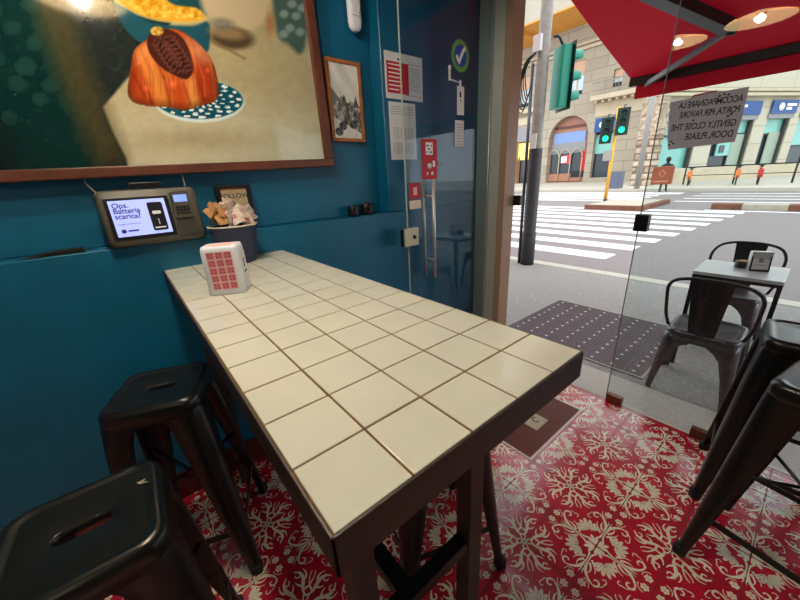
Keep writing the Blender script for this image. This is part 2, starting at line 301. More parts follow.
# ------------------------------------------------------------------ tiled high table
T0x, T1x, T0y, T1y, TZ = .0742, .592, .2197, 1.698, 1.1356
tb = empty('tiled_table', ((T0x+T1x)/2, (T0y+T1y)/2, 0)); tag(tb, 'long high table topped with cream square tiles, dark brown steel frame', 'table')
def P(o): return Vector(o)-Vector(tb.location)
def lb(mb, a, b, mi=0): return mb.box(P(a), P(b), mi)
m_ = MB(); lb(m_, (T0x+.004, T0y+.004, TZ-.03), (T1x-.004, T1y, TZ-.0018)); m_.build('grout_bed', 'grout', tb)
m_ = MB(); t = .102; xs = [.0778+t*i for i in range(6)]; yb = [.2213+t*j for j in range(15)]+[T1y]
for j in range(15):
    for i in range(5):
        g = .0016+.0006*random.random(); dz = random.uniform(-.0003, .0003)
        if yb[j+1]-yb[j] < .01: continue
        lb(m_, (xs[i]+g, yb[j]+g, TZ-.01), (min(xs[i+1], T1x-.004)-g, yb[j+1]-g, TZ+dz))
m_.build('tiled_top', 'tile', tb, bevel=.0012, seg=2)
m_ = MB()
for a, b in (((T0x, T0y, TZ-.056), (T1x, T0y+.004, TZ-.002)), ((T0x, T0y, TZ-.056), (T0x+.004, T1y, TZ-.002)), ((T1x-.004, T0y, TZ-.056), (T1x, T1y, TZ-.002)), ((T0x, T1y-.004, TZ-.056), (T1x, T1y, TZ-.002)), ((T0x+.004, T0y+.004, TZ-.056), (T1x-.004, T1y-.004, TZ-.05))): lb(m_, a, b)
m_.build('apron', 'apron', tb, bevel=.0008, seg=1)
for (x, y) in ((.17, .42), (.53, .42), (.13, 1.58), (.53, 1.58)):
    m_ = MB(); lb(m_, (x, y, 0), (x+.055, y+.05, TZ-.05)); m_.build('leg', 'apron', tb, bevel=.003)
for y in (.425, 1.585):
    m_ = MB(); lb(m_, (.22, y, .42), (.53, y+.04, .46)); m_.build('crossbar', 'black', tb, bevel=.002)
m_ = MB(); lb(m_, (.30, .463, .419), (.345, 1.587, .459)); m_.build('stretcher', 'black', tb, bevel=.002)
# ------------------------------------------------------------------ stools
def sq_loop(hx, r, z, N=48, hy=None):
    hy = hy or hx; pts = rrect(2*hx, 2*hy, r, N//4-1); return [Vector((x, y, z)) for x, y in pts]
def make_stool(worn=False):
    o = empty('metal_stool'); o.scale = (.95, .95, 1.053); N = 48; hs = .76
    L = [sq_loop(.050, .0175, hs-.022, N, .018), sq_loop(.050, .0175, hs-.005, N, .018), sq_loop(.054, .021, hs-.0035, N, .022),
         sq_loop(.112, .03, hs-.003, N), sq_loop(.121, .036, hs-.003, N), sq_loop(.127, .04, hs+.001, N), sq_loop(.136, .043, hs+.002, N), sq_loop(.145, .046, hs-.002, N), sq_loop(.1505, .048, hs-.011, N),
         sq_loop(.155, .05, hs-.055, N), sq_loop(.152, .048, hs-.055, N), sq_loop(.147, .045, hs-.014, N), sq_loop(.050, .0175, hs-.022, N, .018)]
    m = MB(); m.loops(L, False, False); s = m.build('seat', 'black', o)
    for sx, sy in ((1,1),(-1,1),(-1,-1),(1,-1)):
        lv = [(.735, .149, .135), (.715, .1535, .125), (.69, .157, .108), (.65, .1615, .100), (.5, .176, .088), (.35, .190, .074), (.2, .203, .058), (.06, .215, .043), (.0, .219, .037)]
        m = MB(); LL = []
        for z, h, wd in lv:
            out = []; r = min(.045, wd*.6)
            out.append((h-wd, h))
            for k in range(7):
                a = PI/2-PI/2*k/6; out.append((h-r+r*math.cos(a), h-r+r*math.sin(a)))
            out.append((h, h-wd)); th = .006
            inn = [(h-th, h-wd)]+[(h-r+(r-th)*math.cos(PI/2*k/6), h-r+(r-th)*math.sin(PI/2*k/6)) for k in range(7)]+[(h-wd, h-th)]
            LL.append([Vector((sx*x, sy*y, z)) for x, y in out+inn])
        m.loops(LL); lg = m.build('leg', 'black', o)
        m = MB(); m.prism([(sx*x, sy*y) for x, y in rrect(.045, .045, .015, 4, .204, .204)], -.0, .035); m.build('rubber_foot', 'rubber', lg, bevel=.003)
        m = MB(); m.box((sx*.178-.006, sy*.178-.002, .12), (sx*.178+.006, sy*.178+.002, .15)); 
    zf = .21; q = .195
    for a, b in (((-q, -q), (q, -q)), ((q, -q), (q, q)), ((q, q), (-q, q)), ((-q, q), (-q, -q))):
        m = MB(); d = Vector((b[0]-a[0], b[1]-a[1], 0)).normalized(); n = Vector((-d.y, d.x, 0)); A = Vector((*a, zf)); B = Vector((*b, zf)); A = A+d*.01; B = B-d*.01
        vs = [A+n*.003-Vector((0,0,.011)), A-n*.003-Vector((0,0,.011)), A-n*.003+Vector((0,0,.011)), A+n*.003+Vector((0,0,.011))]
        m.loops([vs, [p+(B-A) for p in vs]], smooth=False); m.build('footrest', 'black', o)
    m = MB(); m.tube([(-.172, -.172, .40), (0, 0, .385), (.172, .172, .40)], .006, 8); m.tube([(-.172, .172, .40), (0, 0, .393), (.172, -.172, .40)], .006, 8); m.build('cross_brace', 'black', o)
    if worn:
        m = MB(); m.add([(.105, .055, hs-.0024), (.125, .045, hs+.001), (.112, .060, hs-.0024), (.118, .068, hs-.0024), (.098, .067, hs-.0024)], [(0, 1, 2), (2, 3, 4), (0, 2, 4)]); m.build('paint_chip', 'worn', s)
    return o
GS = 'black metal stools around the tiled table'
st = make_stool(); st.location = (-.050, 1.352, 0); st.rotation_euler.z = math.radians(-21); tag(st, 'black metal stool between blue wall and table, behind the nearest stool', 'stool', GS)
def stool(x, y, rz, label, g=GS):
    c = copy_tree(st); c.location = (x, y, 0); c.rotation_euler = (0, 0, math.radians(rz)); tag(c, label, 'stool', g); return c
s2 = make_stool(True); s2.location = (-.230, .826, 0); s2.rotation_euler.z = math.radians(-1); tag(s2, 'nearest black metal stool at the lower left with a chipped seat rim', 'stool', GS)
stool(.68, .73, -19, 'black metal stool tucked under the table, seen only as legs behind its front')
stool(1.93, -.095, 6, 'black metal stool by the glass pane, farther of the two at right', 'black metal stools by the glass')
stool(1.525, -.175, -11, 'black metal stool at right edge, nearer of the two by the glass', 'black metal stools by the glass')
# ------------------------------------------------------------------ objects on the table
# napkin dispenser
nd = empty('napkin_dispenser', (.213, 1.15, TZ), math.radians(-27)); tag(nd, 'white napkin dispenser with red patterned side on the tiled table', 'napkin dispenser')
def body(hw, hd, z0, z1, r):
    return [Vector((x, y, z)) for z in () for x, y in ()]
m = MB(); L = []
for z, hw, hd in ((0, .050, .040), (.006, .054, .043), (.075, .054, .043), (.140, .053, .040), (.150, .050, .036)): L.append([Vector((x, y, z)) for x, y in rrect(2*hw, 2*hd, .012, 4)])
m.loops(L); m.build('housing', 'white', nd, bevel=.0)
m = MB(); m.box((-.036, -.0436, .018), (.036, -.0425, .135)); m.build('side_print', 'nappink', nd)
m = MB()
for i in range(3):
    for j in range(5):
        cx, cz = -.024+.024*i, .03+.0235*j
        for a in range(4):
            for b in ((-.0055, -.0055), (.0055, -.0055), (.0055, .0055), (-.0055, .0055)): pass
        for dx, dz in ((-.0053, -.0053), (.0053, -.0053), (.0053, .0053), (-.0053, .0053)):
            m.add([(cx+dx+.0040*math.cos(k*PI/4), -.0441, cz+dz+.0040*math.sin(k*PI/4)) for k in range(8)], [tuple(range(8))])
        m.box((cx-.0105, -.0440, cz-.001), (cx+.0105, -.0438, cz+.001)); m.box((cx-.001, -.0440, cz-.0105), (cx+.001, -.0438, cz+.0105))
m.build('pattern', 'napred', nd)
m = MB(); m.box((-.034, -.028, .1497), (.034, .028, .1512)); m.build('top_print', 'nappink', nd)
m = MB(); m.box((.0535, -.028, .025), (.0552, .028, .125)); m.build('napkin_slot', 'paper', nd)
m = MB(); m.box((.0552, -.014, .060), (.0556, .014, .066)); m.box((.0552, -.006, .075), (.0556, .004, .105)); m.build('slot_print', 'inkb', nd)
# sugar cup
cp = empty('sugar_cup', (.36, 1.60, TZ)); tag(cp, 'dark navy ridged cup filled with sugar packets behind the dispenser', 'cup')
m = MB(); n = 96; L = []
for r, z in ((.064, 0), (.067, .004), (.083, .09), (.096, .158), (.098, .16), (.094, .158), (.080, .09), (.064, .01)):
    L.append([Vector(((r+(.0012*math.cos(k*PI) if .003 < z < .15 else 0))*math.cos(2*PI*k/n), (r+(.0012*math.cos(k*PI) if .003 < z < .15 else 0))*math.sin(2*PI*k/n), z)) for k in range(n)])
m.loops(L, True, True); m.build('cup_body', 'cup', cp)
m = MB(); m.tube([(.097*math.cos(2*PI*k/32), .097*math.sin(2*PI*k/32), .16) for k in range(33)], .003, 8); m.build('rim', 'cuprim', cp)
def packet(nm, x, y, z, rx, ry, rz, mt, w=.045, h=.066):
    m = MB(); Pn = [[Vector((w*(u/6-.5), (0.0045*math.sin(PI*u/6)*math.sin(PI*v/6)+.002*math.sin(u*1.9+v)), h*(v/6-.5))) for u in range(7)] for v in range(7)]
    m.grid(Pn); m.grid([[Vector((p.x, -p.y+.004*math.sin(p.x*90), p.z)) for p in r] for r in Pn]); 
    o = m.build(nm, mt); o.matrix_world = Matrix.Translation((x, y, z)) @ Matrix.Rotation(rz, 4, 'Z') @ Matrix.Rotation(rx, 4, 'X') @ Matrix.Rotation(ry, 4, 'Y'); return o
random.seed(3); cxp, cyp, czp = .36, 1.60, TZ+.16
for k in range(46):
    a = random.uniform(0, 2*PI); r = .078*math.sqrt(random.random()); x = cxp+r*math.cos(a); y = cyp+r*math.sin(a); br = x < cxp-.03
    z = czp+.008+.075*(1-(r/.10)**2)*random.uniform(.45, 1.05)+(.012 if br else 0)
    o = packet('sugar_packet', x, y, z, random.uniform(-1.1, .5), random.uniform(-1.2, 1.2) if not br else random.uniform(-.5, .3), random.uniform(-.9, .9), 'sugarbr' if br else 'sugar', .045, .062)
    if br: tag(o, 'brown paper sugar packet standing in the navy cup', 'sugar packet', 'brown sugar packets in the cup')
    else:
        tag(o, 'white paper sugar packet heaped in the navy cup', 'sugar packet', 'white sugar packets in the cup')
        m = MB(); m.box((-.008, -.0068, -.008), (.008, .0068, .008)); m.build('red_print', 'pinkprint', o)
# follow sign on the ledge
fs = empty('small_sign', (.43, 1.76, H-.2)); tag(fs, 'small dark framed sign reading FOLLOW standing behind the sugar cup', 'sign')
m = MB(); m.box((-.078, -.004, 0), (.078, .010, .208)); m.build('frame', 'blk', fs, bevel=.002)
m = MB(); m.box((-.055, -.0055, .03), (.055, -.003, .19)); m.build('card', 'wood2', fs)
m = MB(); m.box((-.055, -.006, .10), (.055, -.0053, .185)); m.build('card_face', 'beige', fs)
text_obj('writing', 'FOLLOW', .030, 'inkb', fs, frame((0, -.0066, .150), (1,0,0), (0,0,1), (0,-1,0)), align='CENTER', off=.0004)
# ------------------------------------------------------------------ payment / charger terminal
tm = empty('charging_terminal', (.100, 1.69, H-.2)); tm.rotation_euler = (math.radians(-7), 0, 0)
tag(tm, 'dark grey charging terminal with lit screen on the wall ledge', 'terminal')
m = MB(); L = []
for y, w_, h_ in ((.075, .30, .195), (-.01, .328, .212), (-.028, .322, .206), (-.034, .304, .192)): L.append([Vector((x, y, z)) for x, z in rrect(w_, h_, .022, 5, 0, .104)])
m.loops(L); m.build('casing', 'greyp', tm)
for k in range(5):
    m = MB(); x = -.10+.045*k; m.box((x-.004, -.02, .204), (x+.004, .02, .212)); m.build('hook', 'dkp', tm, bevel=.001)
m = MB(); m.box((-.143, -.0365, .025), (.060, -.033, .180)); b_ = m.build('bezel', 'blk', tm, bevel=.001)
m = MB(); m.box((-.130, -.0372, .038), (.046, -.0362, .170)); sc = m.build('screen', 'screen', tm)
text_obj('writing', 'Ops.\nBatteria\nscarica?', .026, 'navyink', sc, frame((-.122, -.0378, .143), (1,0,0), (0,0,1), (0,-1,0)), line=.75, off=.0005)
text_obj('small_writing', 'noleggia una batteria qui', .0075, 'navyink', sc, frame((-.122, -.0378, .082), (1,0,0), (0,0,1), (0,-1,0)))
m = MB(); m.add([(-.108+.008*math.cos(k*PI/8), -.0378, .058+.008*math.sin(k*PI/8)) for k in range(16)], [tuple(range(16))]); m.box((-.095, -.0379, .055), (-.062, -.0377, .061)); m.build('emblem', 'navyink', sc)
m = MB(); m.prism(rrect(.050, .108, .007, 4, .010, .103), .0374, .0384, 0, Matrix(((1,0,0,0),(0,0,-1,0),(0,1,0,0),(0,0,0,1)))); m.build('phone_picture', 'slate', sc)
m = MB(); m.prism(rrect(.028, .012, .003, 3, .010, .118), .0384, .0388, 0, Matrix(((1,0,0,0),(0,0,-1,0),(0,1,0,0),(0,0,0,1)))); m.box((.0085, -.0388, .072), (.0115, -.0385, .095)); m.box((-.008, -.0388, .058), (.028, -.0385, .063)); m.build('battery_picture', 'wht', sc)
m = MB(); m.prism(rrect(.066, .168, .008, 4, .100, .106), .030, .041, 0, Matrix(((1,0,0,0),(0,0,-1,0),(0,1,0,0),(0,0,0,1)))); cr = m.build('card_reader', 'dkp', tm)
m = MB(); m.prism(rrect(.060, .098, .006, 4, .101, .137), .040, .048, 0, Matrix(((1,0,0,0),(0,0,-1,0),(0,1,0,0),(0,0,0,1)))); m.build('reader_face', 'greyp', cr)
m = MB(); m.box((.078, -.049, .150), (.124, -.0479, .177)); m.build('reader_screen', 'screen2', cr)
m = MB()
for i in range(4):
    for j in range(3): m.box((.077+.0125*i, -.050, .100+.0125*j), (.087+.0125*i, -.0478, .109+.0125*j))
m.build('keypad', 'blk', cr)
ad = MB(); ad.box((.05, 1.705, H+.012), (.155, 1.728, H+.035)); tag(ad.build('power_adapter', 'blk', bevel=.003), 'black power adapter lying behind the top of the terminal', 'power adapter')
m = MB(); m.tube([(-.075, 1.78, H+.07), (-.073, 1.765, H+.04), (-.06, 1.755, H+.015), (-.045, 1.74, H-.005)], .0028, 8); tag(m.build('cable', 'txt'), 'thin grey cable dropping from the picture to the terminal left side', 'cable')
m = MB(); m.tube([(.235, 1.78, H+.08), (.243, 1.765, H+.05), (.242, 1.755, H+.02), (.236, 1.74, H-.005)], .0028, 8); tag(m.build('cable', 'txt'), 'thin grey cable dropping from the picture to the terminal right side', 'cable')
# black thing on ledge left
m = MB(); Lp = [(-.31, 0), (-.28, .008), (-.23, .016), (-.18, .018), (-.14, .016), (-.14, 0)]
m.prism([(x, z) for x, z in Lp], -1.765, -1.712, 0, Matrix(((1,0,0,0),(0,0,-1,0),(0,1,0,H-.2),(0,0,0,1)))); tag(m.build('glasses_case', 'blk', bevel=.004), 'slim black case lying on the ledge at the far left', 'case')
# tins on ledge right
for (x, y, r, h, lab, gp) in ((1.055, 1.745, .033, .058, 'black round tin with pale filling on the ledge, left of two', 0), (1.155, 1.75, .042, .062, 'larger black round tin on the ledge beside the wall corner', 1)):
    o = empty('round_tin', (x, y, H-.2)); tag(o, lab, 'tin', 'black tins on the ledge')
    m = MB(); L = [(r*.96, 0), (r, .003), (r, h*.3), (r*1.02, h*.33), (r, h*.36), (r, h*.62), (r*1.02, h*.65), (r, h*.68), (r, h-.003), (r*.96, h), (r*.86, h-.001), (r*.84, h-.012)]
    m.lathe(L, 32, cap0=True, cap1=True); m.build('tin_body', 'blk', o)
    m = MB(); m.lathe([(.001, h-.004), (r*.5, h-.003), (r*.84, h-.008)], 24); m.build('filling', 'sugar' if gp == 0 else 'dkp', o)
    if gp:
        m = MB(); m.tube([(-.025, .0, h-.002), (-.01, .012, h+.010), (.012, .008, h+.012), (.026, -.004, h-.002)], .004, 8); m.build('lid_handle', 'gun', o)
# ------------------------------------------------------------------ pictures
CY = 1.752
bp = empty('framed_picture', (.10, 1.77, H+.760)); bp.rotation_euler = (0, math.radians(-1.1), 0); tag(bp, 'huge wood framed photo of a filled croissant on a patterned plate', 'picture')
bx0, bx1, bz0, bz1 = -.92, .806, -.662, .60
def picbar(a, b): m = MB(); m.box(a, b); return m.build('frame_bar', 'wood', bp, bevel=.004)
picbar((bx0-.045, -.035, bz0-.038), (bx1+.042, .03, bz0)); picbar((bx0-.045, -.035, bz1), (bx1+.042, .03, bz1+.038)); picbar((bx0-.045, -.035, bz0), (bx0, .03, bz1)); picbar((bx1, -.035, bz0), (bx1+.042, .03, bz1))
m = MB(); m.box((bx0, -.006, bz0), (bx1, .03, bz1)); m.build('backing', 'wood', bp)
nu, nv = 560, 380
gx, gz = np.meshgrid(np.linspace(bx0, bx1, nu), np.linspace(bz0, bz1, nv)); PG = np.stack([gx, np.full_like(gx, -.0075), gz], -1)
bpy.context.view_layer.update(); R_ = np.array(bp.matrix_world.to_3x3()); W_ = PG@R_.T+np.array(bp.location); U, V = prj(W_)
def fbm(x, y, sc, seed=0, oct=4):
    r = np.random.default_rng(seed); o = np.zeros_like(x); a = 1
    for k in range(oct):
        G = r.random((64, 64)); xs_ = x/sc*2**k; ys_ = y/sc*2**k; xi = np.floor(xs_).astype(int); yi = np.floor(ys_).astype(int); fx = xs_-xi; fy = ys_-yi; fx = fx*fx*(3-2*fx); fy = fy*fy*(3-2*fy)
        g = lambda i, j: G[(yi+j) % 64, (xi+i) % 64]
        o += a*((g(0,0)*(1-fx)+g(1,0)*fx)*(1-fy)+(g(0,1)*(1-fx)+g(1,1)*fx)*fy-.5); a *= .5
    return o
def sd(poly, U, V):
    P_ = np.array(poly, float); d = np.full(U.shape, 1e9); ins = np.zeros(U.shape, bool)
    for i in range(len(P_)):
        a, b = P_[i], P_[(i+1) % len(P_)]; e = b-a; wx, wy = U-a[0], V-a[1]; t_ = np.clip((wx*e[0]+wy*e[1])/(e@e), 0, 1); d = np.minimum(d, np.hypot(wx-e[0]*t_, wy-e[1]*t_))
        c = (a[1] > V) != (b[1] > V); ins ^= c & (U < (b[0]-a[0])*(V-a[1])/((b[1]-a[1]) if b[1] != a[1] else 1e-9)+a[0])
    return np.where(ins, -d, d)
def ell(cx, cy, rx, ry, a, U, V):
    c, s_ = math.cos(a), math.sin(a); x = (U-cx)*c+(V-cy)*s_; y = -(U-cx)*s_+(V-cy)*c; k = np.hypot(x/rx, y/ry); return (k-1)*min(rx, ry), x/rx, y/ry
def smooth(P_, n=6):
    P_ = [np.array(p, float) for p in P_]; o = []; N_ = len(P_)
    for i in range(N_):
        a, b, c, d = P_[i-1], P_[i], P_[(i+1) % N_], P_[(i+2) % N_]
        for k in range(n): t_ = k/n; o.append(.5*((2*b)+(-a+c)*t_+(2*a-5*b+4*c-d)*t_*t_+(-a+3*b-3*c+d)*t_**3))
    return o
C = np.zeros(U.shape+(3,))
def put(mask_sd, col, soft=1., a=1.):
    global C
    k = np.clip(.5-mask_sd/soft, 0, 1)[..., None]*a; C = C*(1-k)+np.asarray(col, float)*k
tt = np.clip((V-20)/130, 0, 1)[..., None]; ur = np.clip((U-150)/170, 0, 1)[..., None]
C[:] = np.array([150, 136, 100])*(1-tt)+np.array([188, 182, 152])*tt; C += (ur-.5)*np.array([-12, -4, 0])+fbm(U, V, 60, 1)[..., None]*10
put(ell(232, 70, 90, 30, .1, U, V)[0], (158, 142, 104), 40, .6)
put(ell(200, 140, 60, 10, 0, U, V)[0], (150, 132, 96), 14, .5)
dark = [(-600, -500), (260, -500), (215, -30), (140, 60), (131, 74), (103, 107), (112, 130), (126, 158), (150, 260), (-600, 400)]
put(sd(dark, U, V), (30, 36, 34), 3)
put(sd([(-600, -500), (20, -500), (45, 0), (70, 80), (98, 170), (130, 300), (-600, 400)], U, V), (9, 40, 38), 26)
put(sd([(38, -60), (70, 10), (88, 60), (104, 100), (126, 160), (98, 170), (62, 90), (30, 0)], U, V), (72, 64, 38), 22, .75)
C += fbm(U, V, 5, 5)[..., None]*8
for cx, cy, rx, ry in ((26, 66, 10, 9), (18, 84, 9, 7), (50, 86, 8, 6), (40, 99, 8, 6), (34, 44, 8, 7), (12, 28, 9, 7), (0, 60, 5, 6), (-22, 40, 10, 8), (-30, 90, 9, 8), (8, 118, 8, 7), (-8, 10, 10, 9), (30, 5, 9, 7)): put(ell(cx, cy, rx, ry, .3, U, V)[0], (44, 74, 66), 5, .42)
put(sd([(-600, 120), (0, 125), (20, 170), (30, 300), (-600, 400)], U, V), (14, 12, 16), 30, .6)
# bowl and food
put(sd(smooth([(108, -20), (130, 6), (150, 22), (190, 26), (208, 22), (210, 38), (204, 54), (170, 50), (140, 42), (120, 20)]), U, V), (24, 68, 78), 2.5)
put(sd(smooth([(104, -40), (112, -4), (126, 8), (148, 18), (180, 23), (204, 20), (206, 12), (190, 4), (160, -4), (140, -30)]), U, V), (206, 150, 44), 2.5); 
put(np.abs(sd(smooth([(104, -40), (112, -4), (126, 8), (148, 18), (180, 23), (204, 20), (206, 12), (190, 4), (160, -4), (140, -30)]), U, V))-.8, (170, 190, 150), 1.6, .5)
k = (sd([(110, -40), (112, -4), (148, 17), (202, 19), (200, 8), (150, -10)], U, V) < 0)[..., None]; C += k*fbm(U, V, 4, 9)[..., None]*70
put(sd(smooth([(150, -60), (165, -2), (196, 8), (208, 16), (214, 6), (200, -10), (190, -60)]), U, V), (26, 62, 66), 2.5)
# blurred pot
put(sd(smooth([(196, -60), (200, 0), (212, 24), (230, 34), (252, 30), (268, 12), (276, -60)]), U, V), (176, 156, 122), 7)
put(ell(232, 38, 22, 11, .12, U, V)[0], (70, 56, 38), 5); put(ell(228, 33, 18, 6, .15, U, V)[0], (150, 124, 84), 5, .7); put(ell(222, 24, 12, 6, .1, U, V)[0], (92, 92, 86), 5, .7)
put(sd([(212, 42), (214, 40), (246, 58), (245, 60)], U, V), (120, 92, 52), 2.5, .8)
# glass tumbler
put(sd(smooth([(272, -60), (276, 26), (288, 44), (305, 46), (310, -60)]), U, V), (62, 82, 76), 5)
for cx, cy in ((284, 14), (296, 16), (290, 28), (300, 32), (284, 34), (292, 4), (302, 8)): put(ell(cx, cy, 4.5, 4, 0, U, V)[0], (134, 156, 146), 3, .7)
put(ell(270, 24, 4, 10, 0, U, V)[0], (150, 84, 44), 5, .6)
# plate
e, px_, py_ = ell(199, 101, 48.5, 23, .03, U, V); put(e+1.5+0*U, (206, 220, 216), 1.5); e2, qx, qy = ell(199, 99.5, 44, 19.5, .03, U, V); put(e2, (12, 74, 92), 1.2)
ang = np.arctan2(qy, qx); rr = np.hypot(qx, qy)
blot = (np.sin(ang*16)*np.cos(rr*17)+.35*fbm(U, V, 6, 3)*2 > .38) & (rr < .96); put(np.where(blot, -1., 1.), (214, 226, 220), 2.)
put(np.abs(rr-.70)*20-.25, (12, 74, 92), 1, .6)
# croissant
cro = smooth([(134, 52), (146, 40), (160, 30), (178, 30), (194, 40), (206, 52), (214, 66), (218, 86), (216, 100), (200, 106), (184, 110), (168, 107), (150, 106), (134, 102), (128, 92), (130, 74)])
put(sd(cro, U, V), (186, 84, 34), 1.6)
inside = (sd(cro, U, V) < .5)[..., None]
n1 = fbm(U*1.0, V*.6, 9, 21); C += inside*n1[..., None]*np.array([60, 50, 26])
def seg(poly, col, soft, a): 
    global C
    k = np.clip(.5-sd(smooth(poly), U, V)/soft, 0, 1)[..., None]*a*inside; C = C*(1-k)+np.asarray(col, float)*k
seg([(134, 50), (148, 44), (158, 60), (170, 84), (176, 106), (160, 106), (150, 86), (142, 70)], (206, 126, 54), 9, .8)
seg([(130, 72), (138, 72), (146, 88), (150, 104), (134, 102)], (160, 58, 24), 9, .85)
seg([(166, 80), (182, 84), (190, 98), (182, 108), (172, 104)], (176, 64, 26), 9, .8)
seg([(186, 80), (194, 76), (200, 104), (190, 108)], (214, 142, 66), 7, .8)
seg([(194, 56), (208, 58), (217, 84), (212, 102), (202, 100), (196, 80)], (150, 48, 24), 9, .85)
seg([(184, 36), (204, 48), (212, 62), (200, 62), (190, 50)], (196, 138, 104), 9, .6)
seg([(136, 56), (142, 46), (150, 44), (148, 52), (138, 66)], (222, 132, 84), 4, .6)
for a_, b_ in (((140, 66), (152, 104)), ((150, 48), (164, 78)), ((164, 76), (170, 104)), ((192, 62), (204, 100)), ((184, 84), (190, 104)), ((133, 74), (146, 98))):
    dd = sd([a_, b_, (b_[0]+.1, b_[1])], U, V); k = np.clip(1-np.abs(dd)/2.4, 0, 1)[..., None]*.45*inside; C = C*(1-k)+np.array([110, 34, 10])*k
for cx, cy, r in ((172, 84, 3.5), (146, 88, 2), (208, 70, 2), (150, 62, 2)): put(ell(cx, cy, r, r, 0, U, V)[0], (246, 110, 70), 4, .7)
for q in range(26):
    a_ = (134+q*3.3, 52+10*math.sin(q*1.7)); b_ = (a_[0]+8+3*math.sin(q), a_[1]+42+8*math.cos(q*2.1)); dd = np.abs(sd([a_, ((a_[0]+b_[0])/2+3, (a_[1]+b_[1])/2), b_, ((a_[0]+b_[0])/2+3.1, (a_[1]+b_[1])/2)], U, V)); k = np.clip(1-dd/1.2, 0, 1)[..., None]*.3*inside; C = C*(1-k)+np.array([228, 160, 84] if q % 2 else [120, 46, 20])*k
sh = np.clip((sd(cro, U, V)+9)/9, 0, 1)[..., None]*inside; C = C*(1-.38*sh*np.clip((V-40)/50, .25, 1)[..., None])
# chocolate
cho = smooth([(147, 40), (153, 31), (167, 29), (181, 36), (190, 52), (193, 70), (187, 79), (176, 76), (162, 68), (150, 54)])
put(sd(cho, U, V), (62, 28, 22), 1.6); ins2 = (sd(cho, U, V) < -1)
for i in range(9):
    a0 = (161+i*2.8, 38+i*4.2)
    for s_i in (-1, 1): e_, x_, y_ = ell(a0[0]+s_i*6+2, a0[1]+2-s_i*1.5, 5.5, 2.4, -.95 if s_i < 0 else -.2, U, V); put(np.where(ins2 & (V < 74), np.abs(e_)-.2, 5), (150, 104, 92), 1.5, .5)
put(np.where(ins2, np.abs(ell(172, 54, 17, 8, .95, U, V)[0])-.4, 5), (30, 10, 8), 1.4, .7)
put(ell(157, 31, 6.5, 4.5, 0, U, V)[0], (176, 136, 50), 1.5); C += ((ell(157, 31, 6.5, 4.5, 0, U, V)[0] < 0)[..., None])*fbm(U, V, 2, 31)[..., None]*90
vm = vcol_mat('glossy_photo_print', .07, .2); pr = vgrid('photo_print', PG, nlin(C), vm, bp)
# small framed black and white photo
sp = empty('framed_picture', (1.0985, 1.787, H+.397)); sp.rotation_euler = (0, math.radians(.6), 0); tag(sp, 'small wood framed black and white landscape photo on the blue wall', 'picture')
for a, b in (((-.106, -.012, -.195), (.106, .012, -.177)), ((-.106, -.012, .177), (.106, .012, .195)), ((-.106, -.012, -.177), (-.088, .012, .177)), ((.088, -.012, -.177), (.106, .012, .177))):
    m = MB(); m.box(a, b); m.build('frame_bar', 'wood2', sp, bevel=.003)
gx, gz = np.meshgrid(np.linspace(-.088, .088, 110), np.linspace(-.177, .177, 220)); u = (gx+.088)/.176; v = (gz+.177)/.354
g = 200+20*v+14*np.sin(u*9+v*14)*v+fbm(u, v, .4, 4)*20; land = v < .62-.18*u+.03*np.sin(u*20); g = np.where(land, 105+fbm(u, v, .07, 8)*150, g); 
for tx, tw, th in ((.45, .09, .13), (.86, .08, .12)): tri = (np.abs(u-tx) < tw*(1-(v-.48)/th)) & (v > .44) & (v < .48+th); g = np.where(tri, 70+fbm(u, v, .05, 2)*60, g)
hill = (v < .70-.55*u) & (v > .5); g = np.where(hill, 110, g); path = v < .30-.22*u; g = np.where(path & (v > -1), 205+fbm(u, v, .1, 5)*25, g)
for cx, cy in ((.33, .17), (.18, .09), (.7, .2)): g = np.where(np.hypot((u-cx)/.14, (v-cy)/.06) < 1, 60+fbm(u, v, .04, 6)*80, g)
g = np.clip(g, 25, 225); vgrid('photo_print', np.stack([gx, np.full_like(gx, -.004), gz], -1), nlin(np.stack([g, g*.99, g*.94], -1)), vcol_mat('mono_photo_print', .3), sp)
m = MB(); m.box((-.088, -.003, -.177), (.088, .011, .177)); m.build('backing', 'wood2', sp)
# white wall device
dv = empty('wall_dispenser', (1.185, 1.775, H+.72)); tag(dv, 'slim white rounded device mounted on the wall above the small photo', 'dispenser')
m = MB(); L = []
for z, w_, d_ in ((0, .010, .012), (.006, .030, .022), (.018, .042, .030), (.04, .048, .034), (.3, .050, .036), (.42, .046, .034)): L.append([Vector((x, y-.012, z)) for x, y in rrect(w_*1.55, d_*1.3, min(w_, d_)*.6, 5)])
m.loops(L); m.build('housing', 'white', dv)
m = MB(); m.box((-.030, -.036, .062), (.030, -.034, .0635)); m.build('seam', 'txt', dv)
m = MB(); m.tube([(.012, -.036, .165), (.013, -.034, .165)], .010, 12); m.tube([(.012, -.037, .20), (.012, -.034, .201)], .006, 10); m.build('button', 'blk', dv)
m = MB(); m.tube([(.014, -.036, .075), (.016, -.041, .09), (.015, -.042, .12), (.012, -.036, .145)], [.004, .006, .005, .003], 8); m.build('lever', 'worn', dv)
